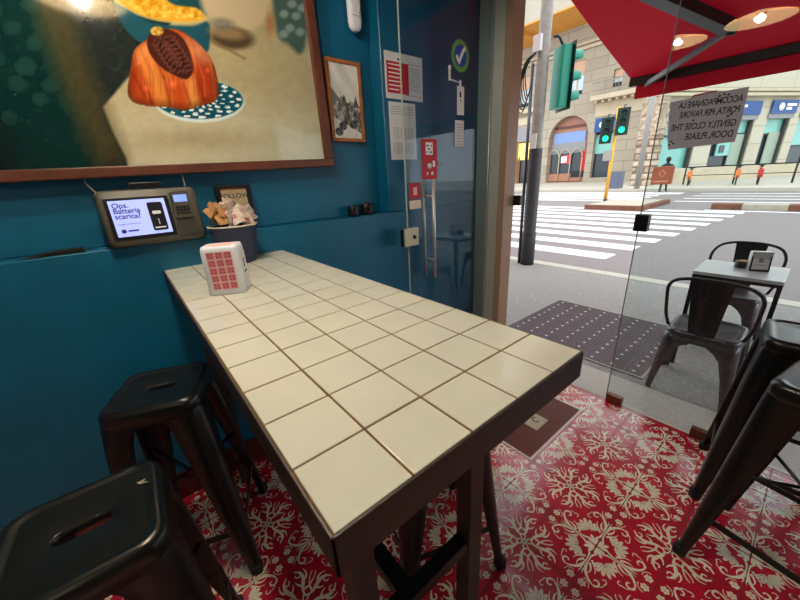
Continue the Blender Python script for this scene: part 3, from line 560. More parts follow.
# sheets on the pier
def sheet(x0, x1, z0, z1, label, red=False, tilt=0.):
    o = empty('notice_sheet', ((x0+x1)/2, YW-.001, H+(z0+z1)/2)); o.rotation_euler = (0, math.radians(tilt), 0); tag(o, label, 'notice', 'notices on the wall by the door'); w_, h_ = (x1-x0)/2, (z1-z0)/2
    m = MB(); m.box((-w_, -.001, -h_), (w_, .001, h_)); m.build('sheet', 'paper', o)
    if red:
        m = MB(); m.box((-w_+.012, -.0016, -h_+.028), (.03, -.0011, h_-.045)); m.build('red_block', 'redpr', o)
        m = MB()
        for k in range(7): m.box((-w_+.022, -.0021, h_-.062-.02*k), (-w_+.022+random.uniform(.07, .11), -.0017, h_-.056-.02*k))
        m.build('white_writing', 'wht', o)
        m = MB()
        for k in range(11): m.box((.036, -.0016, h_-.066-.011*k), (.036+random.uniform(.07, .09), -.0011, h_-.063-.011*k))
        m.build('writing', 'txt', o)
        m = MB(); m.box((.03, -.0017, h_-.045), (w_-.01, -.0011, h_-.043)); m.box((.0, -.0017, -h_+.024), (w_-.012, -.0011, -h_+.026)); m.build('red_rule', 'redpr', o)
        m = MB(); m.box((-.05, -.0017, h_-.035), (-.02, -.0011, h_-.026)); m.build('crest', 'blue', o)
    else:
        m = MB()
        for k in range(4): m.box((-w_+.012, -.0016, h_-.025-.012*k), (w_-.015, -.0011, h_-.022-.012*k))
        for cx in (-.045, .042):
            for cz in (-.015, -.10):
                for k in range(6): m.box((cx-.030, -.0016, cz+.035-.011*k), (cx+.030, -.0011, cz+.037-.011*k))
                for xx in (-.03, 0, .028): m.box((cx+xx, -.0016, cz-.02), (cx+xx+.002, -.0011, cz+.036))
        m.build('writing', 'txt', o)
sheet(1.312, 1.590, .420, .645, 'white landscape notice with a red block, upper on the wall', True, .5)
sheet(1.325, 1.525, .100, .405, 'white printed timetable sheet, lower on the wall by the door')
m = MB(); m.box((1.205, 1.6993, H-.27), (1.208, 1.7005, H-.262))
# ------------------------------------------------------------------ ceiling lamps
def lamp():
    o = empty('pendant_lamp'); m = MB(); m.lathe([(.205, 0), (.20, .004), (.12, .032), (.05, .055), (.05, .058), (.12, .036), (.203, .006)], 48); m.build('shade', ['lampin'], o)
    m = MB(); m.lathe([(.03, .04), (.032, .08), (.02, .10), (.001, .10)], 20, cap0=True); m.build('socket', 'lampout', o)
    m = MB(); m.lathe([(.001, -.012), (.014, -.010), (.027, 0), (.031, .012), (.024, .024), (.016, .035), (.014, .045)], 20); m.build('bulb', 'bulb', o)
    m = MB(); m.tube([(0, 0, .10), (0, 0, ZC-2.45)], .004, 8); m.build('cord', 'blk', o)
    return o
lp = lamp(); lamps = [(.12, .68), (.06, 1.21), (-1.5, -1.2)]  # last position is an unseen lamp behind the camera, added as fill light
for i, (x, y) in enumerate(lamps):
    o = lp if i == 0 else copy_tree(lp); o.location = (x, y, 2.45); tag(o, 'cream saucer pendant lamp with a bare bulb hanging over the room', 'lamp', 'saucer pendant lamps')
# ------------------------------------------------------------------ open glass door leaf
LY = 1.59
dr = empty('door_1', (2.10, LY, 0)); dr['kind'] = 'structure'
m = MB(); m.box((-.765, -.005, .015), (0, .005, 2.7)); m.build('glass_leaf', 'doorglass', dr)
m = MB(); m.box((-.768, -.0052, .015), (-.765, .0052, 2.7)); m.build('glass_edge', 'alu', dr)
m = MB(); m.tube([(-.008, -.008, .02), (-.008, -.008, 2.7)], .006, 8); m.build('hinge_strip', 'chrome', dr)
for sy in (-1, 1):
    m = MB(); m.tube([(-.585, sy*.045, H-.64), (-.585, sy*.045, H-.02)], .0105, 14); 
    for z in (H-.52, H-.12): m.tube([(-.585, 0, z), (-.585, sy*.045, z)], .008, 10)
    m.build('door_handle', 'chrome', dr)
m = MB(); m.box((-.805, -.014, H-.405), (-.69, .014, H-.295)); lk = m.build('lock_case', 'worn', dr, bevel=.003)
m = MB(); m.tube([(-.725, -.014, H-.352), (-.725, -.020, H-.352)], .012, 14); m.build('keyhole', 'blk', lk)
m = MB(); m.box((-.815, -.012, H-.40), (-.805, .012, H-.30)); m.build('lock_bolt', 'blk', lk)
def stick(name, x0, x1, z0, z1, mt, label, yy=-.0065):
    m = MB(); m.box((x0, LY+yy, H+z0), (x1, LY+yy+.0012, H+z1)); o = m.build(name, mt); tag(o, label, 'sticker'); return o
o = stick('door_sticker', 1.462, 1.588, -.02, .205, 'redpr', 'tall red sticker with white symbols on the glass door above the handle')
m = MB(); m.box((1.495, LY-.0072, H+.118), (1.552, LY-.0066, H+.185)); m.build('white_square', 'wht', o)
m = MB()
for k in range(12):
    a = 1.500+.012*(k % 4); b = H+.126+.018*(k//4)
    if k % 3 != 1: m.box((a, LY-.0078, b), (a+.008, LY-.0072, b+.011))
m.build('dark_mark', 'inkb', o)
m = MB(); m.tube([(1.525, LY-.007, H+.055), (1.525, LY-.0075, H+.055)], .018, 12); m.tube([(1.505, LY-.007, H+.012), (1.505, LY-.0075, H+.012)], .009, 10); m.tube([(1.545, LY-.007, H+.012), (1.545, LY-.0075, H+.012)], .011, 10); m.box((1.55, LY-.0076, H+.05), (1.57, LY-.007, H+.085)); m.build('white_icons', 'wht', o)
o = stick('door_sticker', 1.357, 1.442, -.125, -.035, 'redpr', 'small square red sticker on the glass door left of the handle')
m = MB(); m.box((1.385, LY-.0072, H-.105), (1.415, LY-.0066, H-.06)); m.build('white_icon', 'nappink', o)
stick('door_label', 1.352, 1.445, -.185, -.135, 'cuprim', 'cream paper label under the small red sticker on the door')
stick('door_sticker', 1.60, 1.625, .055, .08, 'txt', 'tiny pale square sticker right of the tall red sticker')
os_ = empty('oval_sticker', (1.795, LY-.0062, H+.655)); tag(os_, 'round green and blue sticker with a white tick on the door', 'sticker')
def disc(rx, rz, y, mt, nm, x0=0, z0=0):
    m = MB(); m.prism([(x0+rx*math.cos(k*PI/24), z0+rz*math.sin(k*PI/24)) for k in range(48)], -y, -y+.0006, 0, Matrix(((1,0,0,0),(0,0,-1,0),(0,1,0,0),(0,0,0,1)))); m.build(nm, mt, os_)
disc(.078, .082, 0, 'green', 'green_ring'); disc(.054, .057, -.0009, 'blue', 'blue_centre')
m = MB(); v, f = ribbon([(-.035, .0), (-.025, -.02), (-.015, -.037), (.0, -.008), (.018, .022), (.040, .045)], lambda t: .010); m.add([(x, -.0022, z) for x, z in v], f); m.build('tick', 'wht', os_)
hk = MB(); hk.tube([(1.700, LY-.007, H+.585), (1.700, LY-.012, H+.585)], .012, 12); hk.box((1.693, LY-.010, H+.52), (1.707, LY-.006, H+.59)); hk.tube([(1.70, LY-.009, H+.527), (1.79, LY-.009, H+.517)], .004, 8); hk.box((1.785, LY-.011, H+.495), (1.80, LY-.007, H+.53)); tag(hk.build('suction_hook', 'white'), 'small white hook arm stuck on the door below the round sticker', 'hook')
o = stick('door_card', 1.768, 1.832, .345, .50, 'paper', 'narrow white card hanging from the white hook on the door'); m = MB(); m.box((1.79, LY-.0074, H+.44), (1.804, LY-.0066, H+.47)); m.box((1.796, LY-.0074, H+.42), (1.804, LY-.0066, H+.43)); m.build('dark_print', 'inkb', o)
o = stick('door_card', 1.750, 1.832, .165, .315, 'paper', 'narrow white printed card, lowest of those at the door right side'); m = MB(); [m.box((1.762, LY-.0074, H+.29-.016*k), (1.82, LY-.0066, H+.293-.016*k)) for k in range(8)]; m.build('writing', 'txt', o)
# ------------------------------------------------------------------ fixed pane with fittings and cardboard notice
pn = empty('window_1', (2.18, -.6, 0)); pn['kind'] = 'structure'
m = MB(); m.box((-.005, -2.2, .012), (.005, 1.23, 2.75)); m.build('glass_pane', 'glass', pn)
m = MB(); m.box((-.0052, 1.23, .012), (.0052, 1.233, 2.75)); m.build('glass_edge', 'txt', pn)
for y in (1.14, .705): m = MB(); m.box((-.02, y, .0), (.02, y+.09, .052)); m.build('floor_fitting', 'brass', pn, bevel=.004)
m = MB(); m.box((-.022, 1.185, H-.345), (.022, 1.25, H-.255)); m.build('lock_case', 'blk', pn, bevel=.004)
m = MB(); m.box((2.225, 1.395, H-.235), (2.26, 1.462, H-.165)); tag(m.build('strike_box', 'blk', bevel=.003), 'black lock receiver box fixed on the stone door pillar', 'lock')
nt = empty('paper_notice', (2.192, .465, H+.17)); tag(nt, 'grey handwritten paper notice taped to the glass, reading backwards', 'notice')
m = MB(); pts = [(.135, .10), (.10, .102), (.055, .104), (.05, .116), (-.03, .119), (-.035, .110), (-.135, .112), (-.138, .0), (-.135, -.100), (.105, -.112), (.118, -.06)]
m.prism(pts, -.0006, .0006, 0, Matrix(((0,0,1,0),(1,0,0,0),(0,1,0,0),(0,0,0,1)))); m.build('sheet', 'paperg', nt)
m = MB(); m.prism([(.06, .100), (.05, .115), (-.03, .119), (-.03, .113), (.045, .109)], -.001, -.0008, 0, Matrix(((0,0,1,0),(1,0,0,0),(0,1,0,0),(0,0,0,1)))); m.build('red_tape', 'redp', nt)
# inner view: letters run from left (+y) to right (-y) mirrored -> text x axis = +y
text_obj('writing', 'ACCOMPAGNARE LA\nPORTA, PER FAVORE', .037, 'inkb', nt, frame((-.0012, -.126, .060), (0,.68,.02), (0,-.02,1), (1,0,0)), line=1.12, space=.90, ext=.0001, off=.0006)
text_obj('writing', 'GENTLY CLOSE THE\nDOOR, PLEASE', .039, 'inkb', nt, frame((-.0012, -.124, -.034), (0,.70,.02), (0,-.02,1), (1,0,0)), line=1.12, space=.94, ext=.0001, off=.0006)
m = MB()
for y, z in ((-.045, .094), (-.060, .098), (-.074, .094), (-.09, .008), (-.10, .014), (.03, .008), (.10, -.075), (.09, -.085), (.105, -.09)): m.tube([(-.0009, y, z), (-.0014, y, z)], .0045, 8)
m.build('heart_marks', 'inkb', nt)
# ------------------------------------------------------------------ awning
aw = empty('red_awning', (2.42, 0, 0)); tag(aw, 'red canvas folding awning with black bars over the outside table', 'awning')
AZ = lambda x: H+.80+.27*(4.4-x)
AY0, AY1 = -4.2, 1.585
m = MB(); R1 = [[Vector((x-2.42, y, AZ(x)+.02+.012*math.sin(PI*(x-2.42)/2)*-1)) for y in np.linspace(AY0, AY1, 12)] for x in np.linspace(2.44, 4.4, 8)]; m.grid(R1)
m.build('canvas', 'canvas', aw)
m = MB(); m.grid([[Vector((4.43-2.42, y, AZ(4.4)+.02-k)) for y in np.linspace(AY0, AY1-.05, 60)] for k in (0, .1, .19)]); m.build('valance', 'canvas', aw)
m = MB(); m.box((4.37-2.42, AY0, AZ(4.4)-.055), (4.43-2.42, AY1, AZ(4.4)+.02)); m.build('front_bar', 'barblk', aw, bevel=.006)
m = MB(); m.box((.01, AY0, AZ(2.5)-.02), (.10, AY1, AZ(2.5)+.10)); m.build('wall_cassette', 'barblk', aw, bevel=.006)
def barbox(nm, a, b, w_, h_, mt, par):
    a, b = Vector(a), Vector(b); d = (b-a).normalized(); n = d.cross(Vector((0,0,1))).normalized(); u_ = n.cross(d); m = MB()
    m.loops([[p+n*w_*i+u_*h_*j for i, j in ((-1,-1),(1,-1),(1,1),(-1,1))] for p in (a, b)], smooth=False); return m.build(nm, mt, par, bevel=.003)
el = Vector((3.84-2.42, .76, AZ(3.84)-.05)); barbox('arm_inner', (2.52-2.42, 1.45, AZ(2.52)-.03), el, .05, .035, 'barblk', aw); barbox('arm_outer', el, (4.40-2.42, 1.44, AZ(4.4)-.06), .016, .022, 'armgrey', aw)
m = MB(); m.tube([el+Vector((0,0,-.04)), el+Vector((0,0,.04))], .03, 14); m.build('elbow_joint', 'barblk', aw)
# ------------------------------------------------------------------ outside ground
m = MB(); m.box((2.515, -30, -.3), (5.10, 30, -.006)); struct(m.build('sidewalk', 'walk'))
m = MB()
for k in range(110):
    x, y, r = random.uniform(2.6, 5.0), random.uniform(-1.5, 3.2), random.uniform(.006, .016); m.add([(x+r*math.cos(t_*PI/3+k)*random.uniform(.6, 1), y+r*math.sin(t_*PI/3+k)*.7, -.0055) for t_ in range(6)], [tuple(range(6))])
struct(m.build('sidewalk_specks', 'chip'))
m = MB(); m.box((5.10, -30, -.3), (5.30, 30, .0)); struct(m.build('kerb', 'kerb', bevel=.01))
m = MB(); m.box((5.30, -60, -.4), (24.8, 60, -.12)); struct(m.build('road', 'road'))
m = MB(); m.box((24.8, -80, -.4), (60, 80, .02)); m.box((24.7, -80, -.4), (24.95, 80, .03)); struct(m.build('far_sidewalk', 'kerb'))
m = MB()
for k in range(9):
    x0 = 6.5+.995*k; e = 2.30-.09*k; m.box((x0, e, -.121), (x0+.5, 9.5, -.116))
for k in range(6): x0 = 17.9+1.1*k; m.box((x0, 5.6, -.121), (x0+.5, 14, -.116))
for k in range(4): x0 = 18.3+1.5*k; m.box((x0, -14, -.121), (x0+.22, 4.2, -.116))
m.box((15.1, -12, -.121), (15.3, 2.6, -.116)); m.box((22.5, 5.0, -.121), (23.6, 6.8, -.114)); m.box((5.75, .2-.8, -.121), (14.5, -.55, -.117))
struct(m.build('road_markings', 'mark'))
ir = empty('traffic_island'); tag(ir, 'low grey traffic island edged with brown kerb blocks in the road', 'traffic island')
m = MB(); m.box((14.5, 4.3, -.13), (17.4, 6.1, .03)); m.build('slab', 'islgr', ir); m = MB(); m.box((14.3, 4.3, -.13), (14.5, 6.1, .04)); m.box((14.3, 4.1, -.13), (17.4, 4.3, .04)); m.build('edge_block', 'islbr', ir)
ir = empty('traffic_island', (15.6, 0, 0)); tag(ir, 'long striped kerb of brown and grey blocks dividing the road', 'kerb divider')
y = 2.5; k = 0
while y > -9:
    l = [.75, 1.0, .4, .7, .45][k % 5]; m = MB(); m.box((-.1, y-l, -.13), (.4, y, .06)); m.build('edge_block', 'islbr' if k % 2 == 0 else 'islgr', ir); y -= l; k += 1
# pavement grate
gr = empty('pavement_grate', (3.17, 1.15, -.006)); tag(gr, 'ribbed purple brown pavement grate with pale studs outside the door', 'grate')
m = MB(); m.box((-.56, -.59, -.01), (.56, .59, .002)); 
for k in range(44): x = -.54+.025*k; m.box((x, -.575, .001), (x+.010, .575, .006))
m2_ = m; m = MB()
for a, b in (((-.57, -.6, -.01), (-.555, .6, .009)), ((.555, -.6, -.01), (.57, .6, .009)), ((-.555, -.6, -.01), (.555, -.585, .009)), ((-.555, .585, -.01), (.555, .6, .009))): m.box(a, b)
m.build('rim', 'rim', gr)
m = m2_
for i in range(11):
    for j in range(8): x, y = -.5+.1*i, -.52+.148*j; m.prism([(x+.011*math.cos(t_*PI/4), y+.011*math.sin(t_*PI/4)) for t_ in range(8)], .002, .0085, 1)
m.build('ribbed_plate', ['grate', 'stud'], gr)
# ------------------------------------------------------------------ outside chairs and table
def make_chair():
    o = empty('metal_armchair'); hs = .45; N = 40
    m = MB(); L = [sq_loop(.02, .019, hs-.012, N), sq_loop(.12, .05, hs-.010, N), sq_loop(.15, .06, hs-.004, N), sq_loop(.165, .062, hs+.002, N), sq_loop(.176, .064, hs-.004, N), sq_loop(.180, .066, hs-.016, N), sq_loop(.185, .066, hs-.07, N), sq_loop(.182, .064, hs-.07, N), sq_loop(.174, .06, hs-.02, N)]
    m.loops(L, True, False); m.build('seat', 'gun', o)
    for sx, sy in ((1,1),(-1,1),(-1,-1),(1,-1)):
        lv = [(.42, .178, .17), (.385, .184, .15), (.35, .187, .105), (.31, .190, .078), (.2, .198, .055), (.08, .207, .042), (.0, .212, .036)]; m = MB(); LL = []
        for z, h, wd in lv:
            r = min(.045, wd*.6); out = [(h-wd, h)]+[(h-r+r*math.cos(PI/2-PI/2*k/6), h-r+r*math.sin(PI/2-PI/2*k/6)) for k in range(7)]+[(h, h-wd)]; th = .005
            inn = [(h-th, h-wd)]+[(h-r+(r-th)*math.cos(PI/2*k/6), h-r+(r-th)*math.sin(PI/2*k/6)) for k in range(7)]+[(h-wd, h-th)]; LL.append([Vector((sx*x, sy*y, z)) for x, y in out+inn])
        m.loops(LL); m.build('leg', 'gun', o)
    def sm(P_): return [tuple(p) for p in [np.array(q) for q in catm(P_)]]
    hp = [(-.085, .182, .44), (-.10, .205, .52), (-.125, .215, .64), (-.155, .212, .72), (-.195, .175, .775), (-.215, .10, .80), (-.22, 0, .806)]; hp += [(x, -y, z) for x, y, z in reversed(hp[:-1])]
    m = MB(); m.tube(catm(hp), .010, 10); m.build('back_hoop', 'gundark', o)
    m = MB(); rows = []
    for t_ in np.linspace(0, 1, 8):
        z = .42+.385*t_; x = -.168-.052*t_-.012*math.sin(PI*t_); w_ = .062+.032*t_; rows.append([Vector((x-.006*(1-(k/2-1)**2), w_*(k/2-1), z)) for k in range(5)])
    m.grid(rows); m.grid([[p+Vector((.003, 0, 0)) for p in r] for r in rows]); m.build('back_panel', 'gundark', o)
    return o
def catm(P_, n=5):
    P_ = [Vector(p) for p in P_]; o = []
    for i in range(len(P_)-1):
        a, b, c, d = P_[max(i-1, 0)], P_[i], P_[i+1], P_[min(i+2, len(P_)-1)]
        for k in range(n): t_ = k/n; o.append(.5*((2*b)+(-a+c)*t_+(2*a-5*b+4*c-d)*t_*t_+(-a+3*b-3*c+d)*t_**3))
    return o+[P_[-1]]
c1 = make_chair(); c1.location = (2.74, .31, -.006); c1.rotation_euler.z = .0; tag(c1, 'grey metal armchair nearest the glass with its back to the shop', 'chair', 'metal armchairs at the outside table')
c2 = copy_tree(c1); c2.location = (3.70, .33, -.006); c2.rotation_euler.z = PI-.05; tag(c2, 'grey metal armchair on the road side of the outside table', 'chair', 'metal armchairs at the outside table')
ot = empty('bistro_table', (3.225, .28, -.006)); ot.rotation_euler.z = .02; tag(ot, 'small square zinc topped bistro table on the sidewalk', 'table')
m = MB(); m.prism(rrect(.43, .44, .012, 3), .712, .734); m.build('tabletop', 'zinc', ot, bevel=.002)
m = MB()
for a, b in (((-.212, -.217, .690), (.212, -.197, .714)), ((-.212, .197, .690), (.212, .217, .714)), ((-.212, -.197, .690), (-.192, .197, .714)), ((.192, -.197, .690), (.212, .197, .714))): m.box(a, b)
m.build('frame', 'gundark', ot, bevel=.001)
for sx in (-1, 1):
    for sy in (-1, 1): m = MB(); m.box((sx*.202-.012, sy*.205-.012, 0), (sx*.202+.012, sy*.205+.012, .692)); m.build('leg', 'gundark', ot, bevel=.002)
as_ = empty('ashtray_tin', (3.30, .285, .728)); tag(as_, 'round black tin with pale contents on the bistro table', 'tin')
m = MB(); m.lathe([(.040, 0), (.042, .003), (.042, .045), (.039, .046), (.038, .032)], 28, cap0=True, cap1=True); m.build('tin_body', 'blk', as_)
m = MB(); m.lathe([(.001, .054), (.02, .050), (.037, .038)], 20); m.build('filling', 'sugarbr', as_)
mh = empty('menu_holder', (3.235, .195, .728), math.radians(22)); mh.scale = (1, .95, 1.3); tag(mh, 'framed menu stand with white card on the bistro table', 'menu holder')
tl = Matrix.Rotation(math.radians(12), 4, 'Y')
m = MB()
for a, b in (((-.006, -.052, 0), (.006, -.044, .10)), ((-.006, .044, 0), (.006, .052, .10)), ((-.006, -.044, 0), (.006, .044, .008)), ((-.006, -.044, .092), (.006, .044, .10))): m.box(a, b, 0, tl)
m.build('frame', 'blk', mh); m = MB(); m.box((-.003, -.044, .008), (.003, .044, .092), 0, tl); m.build('card', 'paper', mh)
m = MB(); m.box((-.004, -.012, .045), (-.0032, .012, .07), 0, tl); m.box((-.004, -.025, .03), (-.0032, .025, .034), 0, tl); m.build('print', 'txt', mh)
m = MB(); m.box((.01, -.055, 0), (.055, .055, .098), 0); m.build('napkin_box', 'chrome', mh, bevel=.003)
# ------------------------------------------------------------------ street furniture
pl = empty('signal_pole', (5.0, 2.93, -.01)); tag(pl, 'thick grey signal pole with dark lower half at the kerb', 'pole')
m = MB(); m.lathe([(.105, 0), (.105, .48), (.096, .50), (.094, 1.75)], 24, cap0=True); m.build('dark_lower_pole', 'polebk', pl)
m = MB(); m.lathe([(.078, 1.75), (.078, 6.0)], 24, cap1=True); m.build('upper_pole', 'pole', pl)
m = MB(); m.lathe([(.098, .5), (.106, .51), (.098, .53)], 24); m.build('collar', 'polebk', pl)
m = MB(); m.box((-.095, -.045, 1.75), (-.08, .05, 1.95)); m.build('white_sticker', 'paper', pl)
m = MB(); m.box((-.13, -.02, 2.95), (-.06, .09, 3.14)); m.build('junction_box', 'white', pl, bevel=.004)
m = MB()
for k in range(6):
    a = .12+.03*k; m.tube(catm([(-.08, .06, 2.95), (-.10, .10+a*.4, 2.86), (-.08, .10+a*.9, 2.72-.05*k), (-.06, .10+a*.5, 2.45-.04*k), (-.08, .09, 2.62)]), .008, 6)
m.build('cables', 'blk', pl)
m = MB(); m.tube([(.0, .135, 0), (0, .135, 2.85)], .024, 12); tag(m.xf(Matrix.Translation((4.98, 2.93, -.01))).build('conduit_pipe', 'gun'), 'thin grey conduit pipe running up beside the signal pole', 'pipe')
def signal(name, loc, rz, s, label, lit):
    o = empty(name, loc, rz); o.scale = (s, s, s); tag(o, label, 'traffic light')
    m = MB(); m.prism(rrect(.27, .16, .03, 4), -.40, .40); m.build('housing', 'tgreen', o, bevel=.01)
    m = MB(); m.box((-.19, -.085, -.43), (.19, -.078, .43)); m.build('backplate', 'tdark', o)
    for k in range(3):
        z = .26-.26*k; m = MB(); L = [[Vector((.10*math.cos(a)*(1-.06*j), -.08-.19*j*(1 if math.sin(a) > -.35 else .25), z+.10*math.sin(a))) for a in [2*PI*i/20 for i in range(20)]] for j in (0, .5, 1)]; m.loops(L, False, False); m.build('visor', 'tgreen', o)
        m = MB(); m.prism([(.09*math.cos(2*PI*i/20), .09*math.sin(2*PI*i/20)) for i in range(20)], .085, .095, 0, Matrix(((1,0,0,0),(0,0,-1,0),(0,1,0,z),(0,0,0,1)))); m.build('lens', 'lit' if (k == 2 and lit) else 'lens', o)
    m = MB(); m.tube([(0, .0, .40), (0, .06, .50), (.0, .10, .53), (.05, .13, .54)], .018, 8); m.build('bracket', 'tdark', o)
    return o
signal('traffic_light', (5.15, 2.735, H+1.155), math.radians(58), .92, 'green housed traffic light mounted on the kerbside pole', False)
yp = empty('yellow_pole', (16.7, 6.28, -.1)); tag(yp, 'yellow traffic light pole on the road island', 'pole')
m = MB(); m.tube([(0, 0, 0), (0, 0, 3.75)], .065, 14); m.build('shaft', 'yellow', yp); m = MB(); m.tube([(0, 0, 0), (0, 0, .18)], .09, 14); m.build('base', 'blk', yp)
m = MB(); m.box((-.12, -.02, 1.75), (.12, .30, 2.15)); m.build('control_box', 'pole', yp); m = MB(); m.box((-.05, -.2, 3.3), (.05, .3, 3.36)); m.build('crossarm', 'blk', yp)
signal('traffic_light', (16.5, 6.0, H+1.62), math.radians(-68), 1.15, 'right traffic light on the yellow pole, glowing green', True)
signal('traffic_light', (16.5, 6.56, H+1.36), math.radians(-68), 1.15, 'left lower traffic light on the yellow pole, glowing green', True)
m = MB(); m.tube([(25.0, 7.72, 0), (25.0, 7.72, 9)], .15, 14); tag(m.build('lamp_post', 'pole'), 'grey lamp post in front of the rough stone corner', 'lamp post')
m = MB(); m.prism(rrect(.75, .75, .1, 3, 25.7, 9.2), .02, 1.05); tag(m.build('litter_bin', 'bin', bevel=.03), 'slate blue litter bin at the foot of the rough stone corner', 'bin')
# railing
rl = empty('street_railing', (29.2, 0, .02)); tag(rl, 'dark street railing along the far sidewalk', 'railing')
for k in range(8): m = MB(); m.tube([(0, 6.4-2.4*k, 0), (0, 6.4-2.4*k, 1.05)], .045, 8); m.build('post', 'gundark', rl)
for z in (1.05, .55): m = MB(); m.tube([(0, 6.4, z), (0, -10.4, z)], .035 if z > 1 else .02, 8); m.build('rail', 'gundark', rl)
# bikes
def bike(y, mt, label):
    o = empty('bicycle', (28.2, y, .02), math.radians(8)); tag(o, label, 'bicycle', 'bicycles parked at the railing')
    for x in (-.5, .5): m = MB(); m.tube([(x+.31*math.cos(a), 0, .33+.31*math.sin(a)) for a in [2*PI*i/24 for i in range(25)]], .03, 8); m.build('wheel', 'blk', o)
    m = MB()
    for a, b in (((-.5, 0, .33), (-.15, 0, .35)), ((-.15, 0, .35), (.35, 0, .75)), ((-.5, 0, .33), (-.25, 0, .85)), ((-.15, 0, .35), (-.25, 0, .85)), ((-.25, 0, .8), (.35, 0, .85)), ((.5, 0, .33), (.35, 0, .95))): m.tube([a, b], .05, 8)
    m.build('frame', mt, o); m = MB(); m.tube([(.30, -.3, 1.08), (.36, 0, 1.0), (.30, .3, 1.08)], .03, 8); m.build('handlebar', 'gundark', o)
    m = MB(); m.prism(rrect(.26, .14, .05, 3, -.27, 0), .93, .99); m.build('saddle', 'blk', o)
    m = MB(); m.box((-.75, -.11, .40), (-.45, .11, .82)); m.build('rear_guard', mt, o, bevel=.03)
bike(5.9, 'orange', 'orange bicycle parked by the railing, leftmost of three'); bike(3.75, 'orange', 'orange bicycle parked by the railing, middle of three'); bike(2.85, 'redp', 'red bicycle parked by the railing, rightmost of three')
# person with big box
pe = empty('person', (23.6, 6.02, -.1)); tag(pe, 'person walking across the road carrying a large brown square box', 'person')
def skin_fig(name, verts, edges, radii, m, parent, sub=2):
    me = bpy.data.meshes.new(name); me.from_pydata(verts, edges, []); o = bpy.data.objects.new(name, me); COL.objects.link(o)
    md = o.modifiers.new('Skin', 'SKIN'); md.use_smooth_shade = True; sv = me.skin_vertices[0].data if me.skin_vertices else None
    if sv is None:
        bpy.context.view_layer.objects.active = o; bm = bmesh.new(); bm.from_mesh(me); bm.verts.layers.skin.verify(); bm.to_mesh(me); bm.free(); sv = me.skin_vertices[0].data
    for i, r in enumerate(radii): sv[i].radius = (r, r)
    sv[0].use_root = True; s_ = o.modifiers.new('Sub', 'SUBSURF'); s_.levels = s_.render_levels = sub
    dg = bpy.context.evaluated_depsgraph_get(); dg.update(); nm = bpy.data.meshes.new_from_object(o.evaluated_get(dg)); o.modifiers.clear(); o.data = nm; nm.materials.clear(); nm.materials.append(M[m]); o.parent = parent
    for p_ in nm.polygons: p_.use_smooth = True
    return o
vs = [(0,0,.95), (0,0,1.15), (0,0,1.38), (0,0,1.50), (0,0,1.60), (.01,0,1.72), (0,.10,.88), (.06,.11,.50), (-.08,.12,.10), (.08,.13,.03), (0,-.10,.88), (.02,-.11,.50), (.10,-.12,.10), (.24,-.13,.03), (0,.20,1.40), (-.05,.30,1.18), (-.20,.36,1.15), (0,-.20,1.40), (-.05,-.30,1.18), (-.20,-.36,1.15)]
es = [(0,1),(1,2),(2,3),(3,4),(4,5),(0,6),(6,7),(7,8),(8,9),(0,10),(10,11),(11,12),(12,13),(2,14),(14,15),(15,16),(2,17),(17,18),(18,19)]
skin_fig('body', vs, es, [.13,.13,.16,.06,.085,.09,.085,.06,.045,.04,.085,.06,.045,.04,.06,.045,.035,.06,.045,.035], 'cloth', pe)
m = MB(); m.lathe([(.001, 1.84), (.07, 1.82), (.115, 1.74), (.112, 1.64), (.06, 1.60)], 16); m.build('hair', 'hair', pe)
bxo = empty('square_box', (23.17, 6.04, .34)); tag(bxo, 'large brown square box with a pale diamond emblem carried by the person', 'box'); bxo.rotation_euler.z = 0.1
m = MB(); m.box((-.16, -.46, 0), (.16, .46, .92)); m.build('box_body', 'boxbr', bxo, bevel=.05)
m = MB(); v, f = ribbon([(0, .16), (.16, 0), (0, -.16), (-.16, 0), (0, .16)], .022); m.add([(-.165, x, .56+z) for x, z in v], f); m.box((-.166, -.30, .14), (-.162, .30, .20)); m.build('emblem', 'boxpr', bxo)
# ------------------------------------------------------------------ far buildings
XA = 37.5
FA = frame((XA, 0, 0), (0, -1, 0), (0, 0, 1), (-1, 0, 0))    # (a,b) -> y=-a, z=b
def ra(y0, y1, z0, z1): return [(-y1, z0), (-y0, z0), (-y0, z1), (-y1, z1)]
ba = empty('stone_building'); tag(ba, 'beige stone corner building with a large arched shop window across the road', 'building')
arch = [(-20.55, 0.0), (-16.5, 0.0), (-16.5, 4.3)]+[(-18.525+2.025*math.cos(a), 4.3+2.05*math.sin(a)) for a in np.linspace(0, PI, 16)][1:-1]+[(-20.55, 4.3)]
wins = [(17.6, 19.0, 8.1, 11.0), (23.2, 24.4, 8.0, 10.9), (14.2, 14.95, 8.1, 9.5), (12.6, 13.5, 8.1, 9.5), (20.6, 21.8, 13.9-.4, 13.6) ]
wins = wins[:4]
shopL = (22.7, 24.4, .0, 4.5); shopR = (14.2, 15.9, .4, 5.7)
cutwall('wall', 'courses', ra(11.6, 34, -.2, 14), [arch]+[ra(*q) for q in wins]+[ra(*shopL), ra(*shopR)], .8, FA @ Matrix.Translation((0, 0, -.4)), ba)
def bx(nm, y0, y1, z0, z1, xa, xb, mt, par, bev=0): m = MB(); m.box((xa, y0, z0), (xb, y1, z1)); return m.build(nm, mt, par, bevel=bev)
for (y0, y1, z0, z1) in wins:
    f_ = bx('window', y0, y1, z0, z1, XA+.3, XA+.35, 'winglass', ba); bx('roller_blind', y0+.02, y1-.02, z1-(z1-z0)*.42, z1, XA+.2, XA+.25, 'blind', f_); bx('window_frame', (y0+y1)/2-.05, (y0+y1)/2+.05, z0, z1, XA+.22, XA+.3, 'stonecap', f_)
    bx('window_railing', y0+.02, y1-.02, z0, z0+.35, XA+.05, XA+.1, 'gundark', f_)
